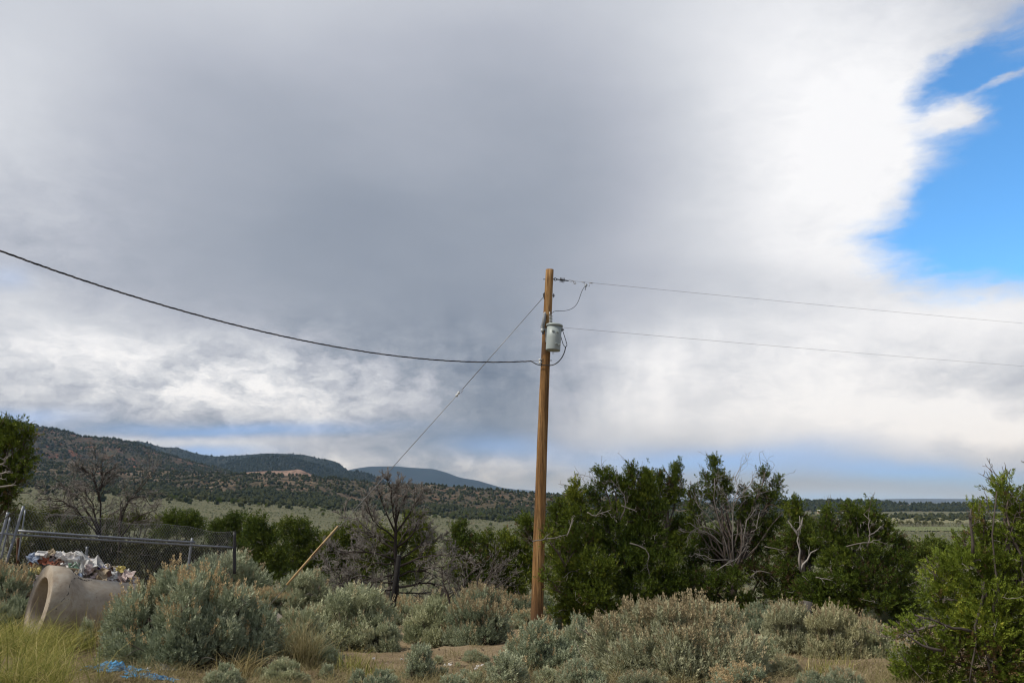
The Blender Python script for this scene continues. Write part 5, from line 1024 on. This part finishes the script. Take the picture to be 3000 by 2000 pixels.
# ------------------------------------------------------------------ rubbish heap
rr = np.random.default_rng(12)
HX, HY = at(228, 1640, 18.4)[0], 18.4; HT = at(228, 1636, 18.4)[2] - float(G(HX, HY)) + .1
def mound(x, y): return G(x, y) - .1 + HT * np.exp(-np.abs((x - HX) / 1.02) ** 2.4 - np.abs((y - HY) / 1.1) ** 2.4)
def hp(px, py):
    d = ray(px, py); t = np.linspace(15, 18.9, 300) / d[1]; p = EYE + d * t[:, None]; h = p[:, 2] - mound(p[:, 0], p[:, 1]); w = np.nonzero(h < .03)[0]
    return p[w[0]] if len(w) else p[np.argmin(h[t * d[1] > 17.5]) + np.sum(t * d[1] <= 17.5)]
def crumple(m, c, w, h, tilt, rough, n=6, tint=None, up=None):
    e1 = norm(np.array((1, rr.normal(0, .4), rr.normal(0, .25)))); nn = norm(np.array((rr.normal(0, .3), -1.0, rr.uniform(.3, 1.4)))); e2 = norm(np.cross(nn, e1)); e1 = np.cross(e2, nn)
    u, v = np.meshgrid(np.linspace(-.5, .5, n), np.linspace(-.5, .5, n)); A = c + (u * w)[..., None] * e1 + (v * h)[..., None] * e2 + nn * (rr.normal(size=u.shape) * rough)[..., None] + rr.normal(size=u.shape + (3,)) * rough * .5
    i = (np.arange(n - 1)[:, None] * n + np.arange(n - 1)[None]).ravel(); m.add(A.reshape(-1, 3), np.stack([i, i + 1, i + n + 1, i + n], 1), tint); return nn
JK = [('white_plastic', (.74, .72, .70)), ('pale_pink_paper', (.60, .49, .46)), ('grey_white_foam', (.58, .58, .57)), ('beige_cardboard', (.36, .29, .20)), ('brown_board', (.14, .075, .05)), ('dull_red', (.30, .085, .06)), ('orange_cloth', (.42, .15, .09)), ('pale_yellow', (.52, .44, .16)), ('mint', (.28, .42, .31)), ('purple', (.13, .09, .32)), ('light_blue', (.33, .39, .50)), ('dark_blue', (.035, .05, .13)), ('dark', (.04, .035, .03))]
MJ = {k: plain('rubbish_' + k, c, tuple(x * .72 for x in c), 14, .7, .25) for k, c in JK}
hb = MB(); X, Y = np.meshgrid(np.linspace(HX - 2.2, HX + 2.2, 50), np.linspace(16.4, 20.4, 40))
Zm = mound(X, Y) + rr.normal(size=X.shape) * .025
grid_mesh(hb, X, Y, Zm); obj('rubbish_mound', hb.mesh('rubbish_mound', True), plain('rubbish_soil', (.14, .11, .085), (.075, .06, .05), 7, .95, .1, bump=.6), kind='structure')
def heap_py(px): return np.interp(px, [90, 120, 160, 200, 235, 290, 330, 350, 395], [1668, 1632, 1624, 1627, 1626, 1646, 1668, 1664, 1692])
def pile(mat, n, seed, smin, smax):
    m = MB()
    for _ in range(n):
        px = rr.uniform(92, 395); top = heap_py(px); py = top + rr.uniform(0, 1) ** 1.2 * (1742 - top); c = hp(px, py); s = rr.uniform(smin, smax)
        if rr.uniform() < .62: crumple(m, c, s, s * rr.uniform(.4, .9), 0, s * .10, 4)
        else:
            V = norm(rr.normal(size=(8, 3))) ; a, b_, c_ = norm(rr.normal(size=3)), None, None; b_ = norm(np.cross(a, rr.normal(size=3))); c_ = np.cross(a, b_); box(m, c, (s * .8, s * rr.uniform(.15, .5), s * rr.uniform(.1, .4)), a, b_, c_)
    return m
for (k, n, a, b_) in (('white_plastic', 130, .08, .26), ('pale_pink_paper', 80, .08, .24), ('grey_white_foam', 70, .08, .26), ('beige_cardboard', 34, .08, .24), ('brown_board', 26, .08, .2), ('dark', 26, .1, .2), ('dull_red', 10, .05, .11), ('mint', 7, .05, .10), ('light_blue', 8, .05, .12)):
    tag(obj('rubbish', pile(MJ[k], n, 1, a, b_).mesh('rubbish'), MJ[k]), 'small %s scraps strewn all over the rubbish heap' % k.replace('_', ' '), 'rubbish', 'rubbish on the heap', 'stuff')
def junk(name, label, k, px, py, w, h, rough=.12, extra=None):
    c = hp(px, py) + np.array((0, -.09, .05)); s = c[1] / F * 1.2; m = MB(); crumple(m, c, w * s, h * s, 0, rough * h * s, 7); o = obj(name, m.mesh(name, False, c), MJ[k]); o.location = c; tag(o, label, extra or 'rubbish', 'rubbish on the heap')
    md = o.modifiers.new('thickness', 'SOLIDIFY'); md.thickness = .012; return o
junk('crumpled_sheet', 'large crumpled white sheet at the right of the rubbish heap', 'grey_white_foam', 262, 1650, 70, 36, .22)
junk('crumpled_sheet', 'crumpled white sheet at the middle of the rubbish heap', 'white_plastic', 205, 1645, 40, 26, .22)
junk('crumpled_sheet', 'greyish white sheet left of the orange cloth on the heap', 'light_blue', 104, 1640, 30, 22, .15)
junk('crumpled_sheet', 'pale scrap at the right foot of the heap by the largest sagebrush', 'pale_pink_paper', 372, 1690, 34, 34, .16)
junk('paper_flag', 'beige pointed scrap sticking up on top of the heap', 'beige_cardboard', 148, 1627, 28, 18, .08)
junk('cardboard_piece', 'folded beige cardboard below the purple strips', 'beige_cardboard', 290, 1693, 44, 40, .12)
junk('cloth', 'orange red cloth on the left of the heap', 'orange_cloth', 122, 1650, 40, 16, .2, 'cloth')
junk('cloth', 'dull orange cloth at the middle of the heap', 'orange_cloth', 154, 1657, 32, 18, .2, 'cloth')
junk('plastic_bag', 'mint green bag on the heap', 'mint', 220, 1667, 18, 20, .25, 'bag')
junk('plastic_bag', 'pale round bag right of the mint green one', 'grey_white_foam', 238, 1672, 22, 30, .2, 'bag')
junk('cardboard_piece', 'dark brown board leaning mid heap', 'brown_board', 175, 1655, 18, 22, .06)
junk('plastic_strip', 'left purple strip on the heap', 'purple', 289, 1667, 26, 7, .1); junk('plastic_strip', 'right purple strip on the heap', 'purple', 306, 1667, 20, 8, .1)
junk('paper_scrap', 'yellowish scrap at the right end of the heap', 'pale_yellow', 357, 1671, 20, 14, .15)
def bag(label, k, px, py, w, h):
    c = hp(px, py) + np.array((0, -.1, .06)); s = c[1] / F; m = MB(); th_, ph_ = np.meshgrid(np.linspace(0, np.pi, 9), np.linspace(0, 2 * np.pi, 13)[:-1], indexing='ij')
    r = 1 + .22 * rr.normal(size=th_.shape); r[0] = r[0].mean(); r[-1] = r[-1].mean(); V = np.stack([r * np.sin(th_) * np.cos(ph_) * w * s / 2, r * np.sin(th_) * np.sin(ph_) * w * s / 2, r * np.cos(th_) * h * s / 2], -1) + c
    i = np.arange(8)[:, None] * 12; j = np.arange(12)[None]; m.add(V.reshape(-1, 3), np.stack([i + j, i + 12 + j, i + 12 + (j + 1) % 12, i + (j + 1) % 12], -1).reshape(-1, 4)); o = obj('plastic_bag', m.mesh('plastic_bag', False, c), MJ[k]); o.location = c; tag(o, label, 'bag', 'rubbish on the heap')
bag('crumpled white bag on the crest of the heap', 'white_plastic', 186, 1636, 30, 24); bag('black bag on the lower left of the heap', 'dark', 150, 1672, 30, 22); bag('pinkish bag right of the middle of the heap', 'pale_pink_paper', 268, 1672, 28, 24); bag('grey white bag at the lower right of the heap', 'grey_white_foam', 330, 1695, 34, 28); bag('dark blue bag at the left foot of the heap', 'dark_blue', 88, 1682, 18, 14)
def carton(label, k, px, py, w, h, yaw):
    c = hp(px, py) + np.array((0, -.1, .07)); s = c[1] / F; t = thing('cardboard_box', label, 'box', tuple(c), 'rubbish on the heap'); ex = norm(np.array((math.cos(yaw), math.sin(yaw), rr.normal(0, .2)))); ez = norm(np.array((rr.normal(0, .25), -.3, 1.0)) - ex * 0); ey = norm(np.cross(ez, ex)); ez = np.cross(ex, ey); a, b_, d = w * s, w * s * .7, h * s
    for nm, off, sz in (('side', ex * a / 2, (.012, b_, d)), ('side', -ex * a / 2, (.012, b_, d)), ('side', ey * b_ / 2, (a, .012, d)), ('side', -ey * b_ / 2, (a, .012, d)), ('bottom', -ez * d / 2, (a, b_, .012))): m = MB(); box(m, c + off, sz, ex, ey, ez); part(nm, m, MJ[k], t, False)
    m = MB(); box(m, c - ey * (b_ / 2 + d * .22) + ez * d * .42, (a * .95, d * .5, .01), ex, norm(ey + ez * .5), norm(ez - ey * .5)); part('flap', m, MJ[k], t, False)
carton('open beige box in the middle of the heap', 'beige_cardboard', 215, 1690, 34, 24, .4); carton('open brown box at the right of the heap', 'brown_board', 310, 1690, 32, 22, -.5); carton('white box on the left of the heap crest', 'white_plastic', 128, 1634, 26, 16, .2)
c = hp(112, 1672) + np.array((0, -.2, 0)); fb_ = thing('foam_block', 'pale yellow foam slab with square cells on the left of the heap', 'foam', tuple(c))
ex, ey = norm(np.array((1, .2, .22))), norm(np.array((-.1, 1, .8))); ez = np.cross(ex, ey); ey = np.cross(ez, ex)
m = MB(); box(m, c, (.32, .22, .05), ex, ey, ez); part('slab', m, MJ['pale_yellow'], fb_, False)
for a_ in range(4):
    for b_ in range(2): m = MB(); box(m, c + ex * (-.115 + a_ * .077) + ey * (-.05 + b_ * .1) + ez * .033, (.062, .085, .02), ex, ey, ez); part('cell', m, MJ['pale_yellow'], fb_, False)
m = MB(); a_, b_ = hp(247, 1688) + np.array((0, -.2, .05)), hp(255, 1712) + np.array((0, -.3, 0)); tube(m, smooth_path([a_, (a_ + b_) / 2, b_], 6), .05, 12); o = obj('blue_pipe', m.mesh('blue_pipe', True, a_), MJ['light_blue']); o.location = a_; tag(o, 'light blue grey tube poking down out of the heap', 'tube', 'rubbish on the heap')
m = MB(); a_, b_ = hp(222, 1648), hp(233, 1624); tube(m, [a_, (a_ + b_) / 2, b_], .03, 8); o = obj('tube', m.mesh('tube', True, a_), MJ['light_blue']); o.location = a_; tag(o, 'thin pale tube standing up on the heap crest', 'tube', 'rubbish on the heap')
cable('hose', 'pale hose arched over the right end of the heap', [hp(312, 1670), hp(318, 1662), hp(332, 1658), hp(345, 1662), hp(350, 1668)], .014, MJ['beige_cardboard'], 'hose')

# ------------------------------------------------------------------ tarp, scraps, stump, far poles
M_tarp = plain('tarp_blue', (.12, .40, .66), (.07, .26, .48), 9, .55, .35)
def sheet(name, label, cat, px, py, w, h, mat, rough, n=14, ridge=7.0):
    g = ground(px, py); s = g[1] / F; W_ = w * s; H_ = h * s * 4.2; u, v = np.meshgrid(np.linspace(-.5, .5, n * 2), np.linspace(-.5, .5, n)); r = np.random.default_rng(int(px))
    ed = .75 + .35 * np.sin(u * 11 + px) + .2 * np.sin(u * 29); X_ = g[0] + u * W_ * (1 + .2 * np.sin(v * 8)) + r.normal(size=u.shape) * W_ * .008; Y_ = g[1] + v * H_ * ed + r.normal(size=u.shape) * .015
    fold = np.abs(wav(X_, Y_ * .7, .34, int(px) % 5)) ** .8 + .55 * np.abs(wav(X_, Y_, .13, int(px) % 4 + 2)) + .25 * r.uniform(size=u.shape)
    Z_ = G(X_, Y_) + .012 + rough * fold * np.clip(1.15 - 2.0 * np.abs(v), .1, 1) * np.clip(1.2 - 2.0 * np.abs(u), .1, 1)
    m = MB(); grid_mesh(m, X_, Y_, Z_); o = obj(name, m.mesh(name, False, g), mat); o.location = g; md = o.modifiers.new('thickness', 'SOLIDIFY'); md.thickness = .006; return tag(o, label, cat)
sheet('tarp', 'crumpled blue tarp at the left foot of the largest sagebrush', 'tarp', 335, 1966, 150, 20, M_tarp, .075, 20)
sheet('tarp', 'torn strip of blue tarp trailing right of the crumpled one', 'tarp', 440, 1990, 130, 11, M_tarp, .05, 20)
sheet('plastic_sheet', 'white and grey plastic scrap under the largest sagebrush beside the blue tarp', 'plastic', 478, 1962, 80, 12, MJ['grey_white_foam'], .08, 10)
for px, py, w in [(1305, 1953, 7), (1318, 1950, 6), (1272, 1960, 5), (1400, 1955, 6), (1412, 1952, 5), (1394, 1962, 6), (1176, 1935, 5), (1535, 1962, 8), (1690, 1975, 6), (1350, 1968, 5), (2370, 1962, 6), (1985, 1975, 5), (1095, 1932, 5)]:
    g = ground(px, py); s = g[1] / F; m = MB(); crumple(m, g + (0, 0, .02), w * s * 1.6, w * s, 0, w * s * .15, 4); o = obj('paper_scrap', m.mesh('paper_scrap', False, g), MJ['white_plastic']); o.location = g; tag(o, 'tiny white scrap of paper lying on the bare soil', 'litter', 'white scraps on the bare soil')
g = at(2366, 1838, 18.8); g[2] = G(g[0], g[1]); st = thing('stump_post', 'short weathered grey wooden post between the dusky sagebrushes', 'post', g); M_gw = plain('grey_wood', (.12, .11, .10), (.06, .055, .05), 30, .9, .1, bump=.5, stretch=(1, 1, .1)); s = g[1] / F
m = MB(); tube(m, [g - (0, 0, .2), g + (0, 0, .4), at(2367, 1760, g[1])], [.11, .105, .10], 10); part('post', m, M_gw, st)
m = MB(); box(m, at(2350, 1764, g[1]), (.16, .05, .05)); part('rail', m, M_gw, st, False)
g = ground(2435, 2001); m = MB(); box(m, g + (0, 0, .012), (.36, .05, .02), norm(np.array((1, .1, -.02)))); o = obj('plank', m.mesh('plank', False, g), plain('plank_pale', (.36, .32, .26), None, 20)); o.location = g; tag(o, 'narrow pale plank lying on the soil at the bottom edge', 'plank')
for px, y0, y1, dd, lab in [(2803, 1573, 1640, 70, 'thin brown pole beyond the gap left of the closest juniper'), (1487, 1535, 1600, 75, 'thin reddish pole showing above the dark juniper left of the utility pole'), (2681, 1583, 1640, 60, 'short thin stake left of the thin brown pole')]:
    a_, b_ = at(px, y1, dd), at(px, y0, dd); m = MB(); tube(m, [np.array((a_[0], dd, float(G(a_[0], dd)) - .3)), a_, b_], [.05, .045, .035], 8); o = obj('far_pole', m.mesh('far_pole', True, b_), M_pole); o.location = b_; tag(o, lab, 'pole')
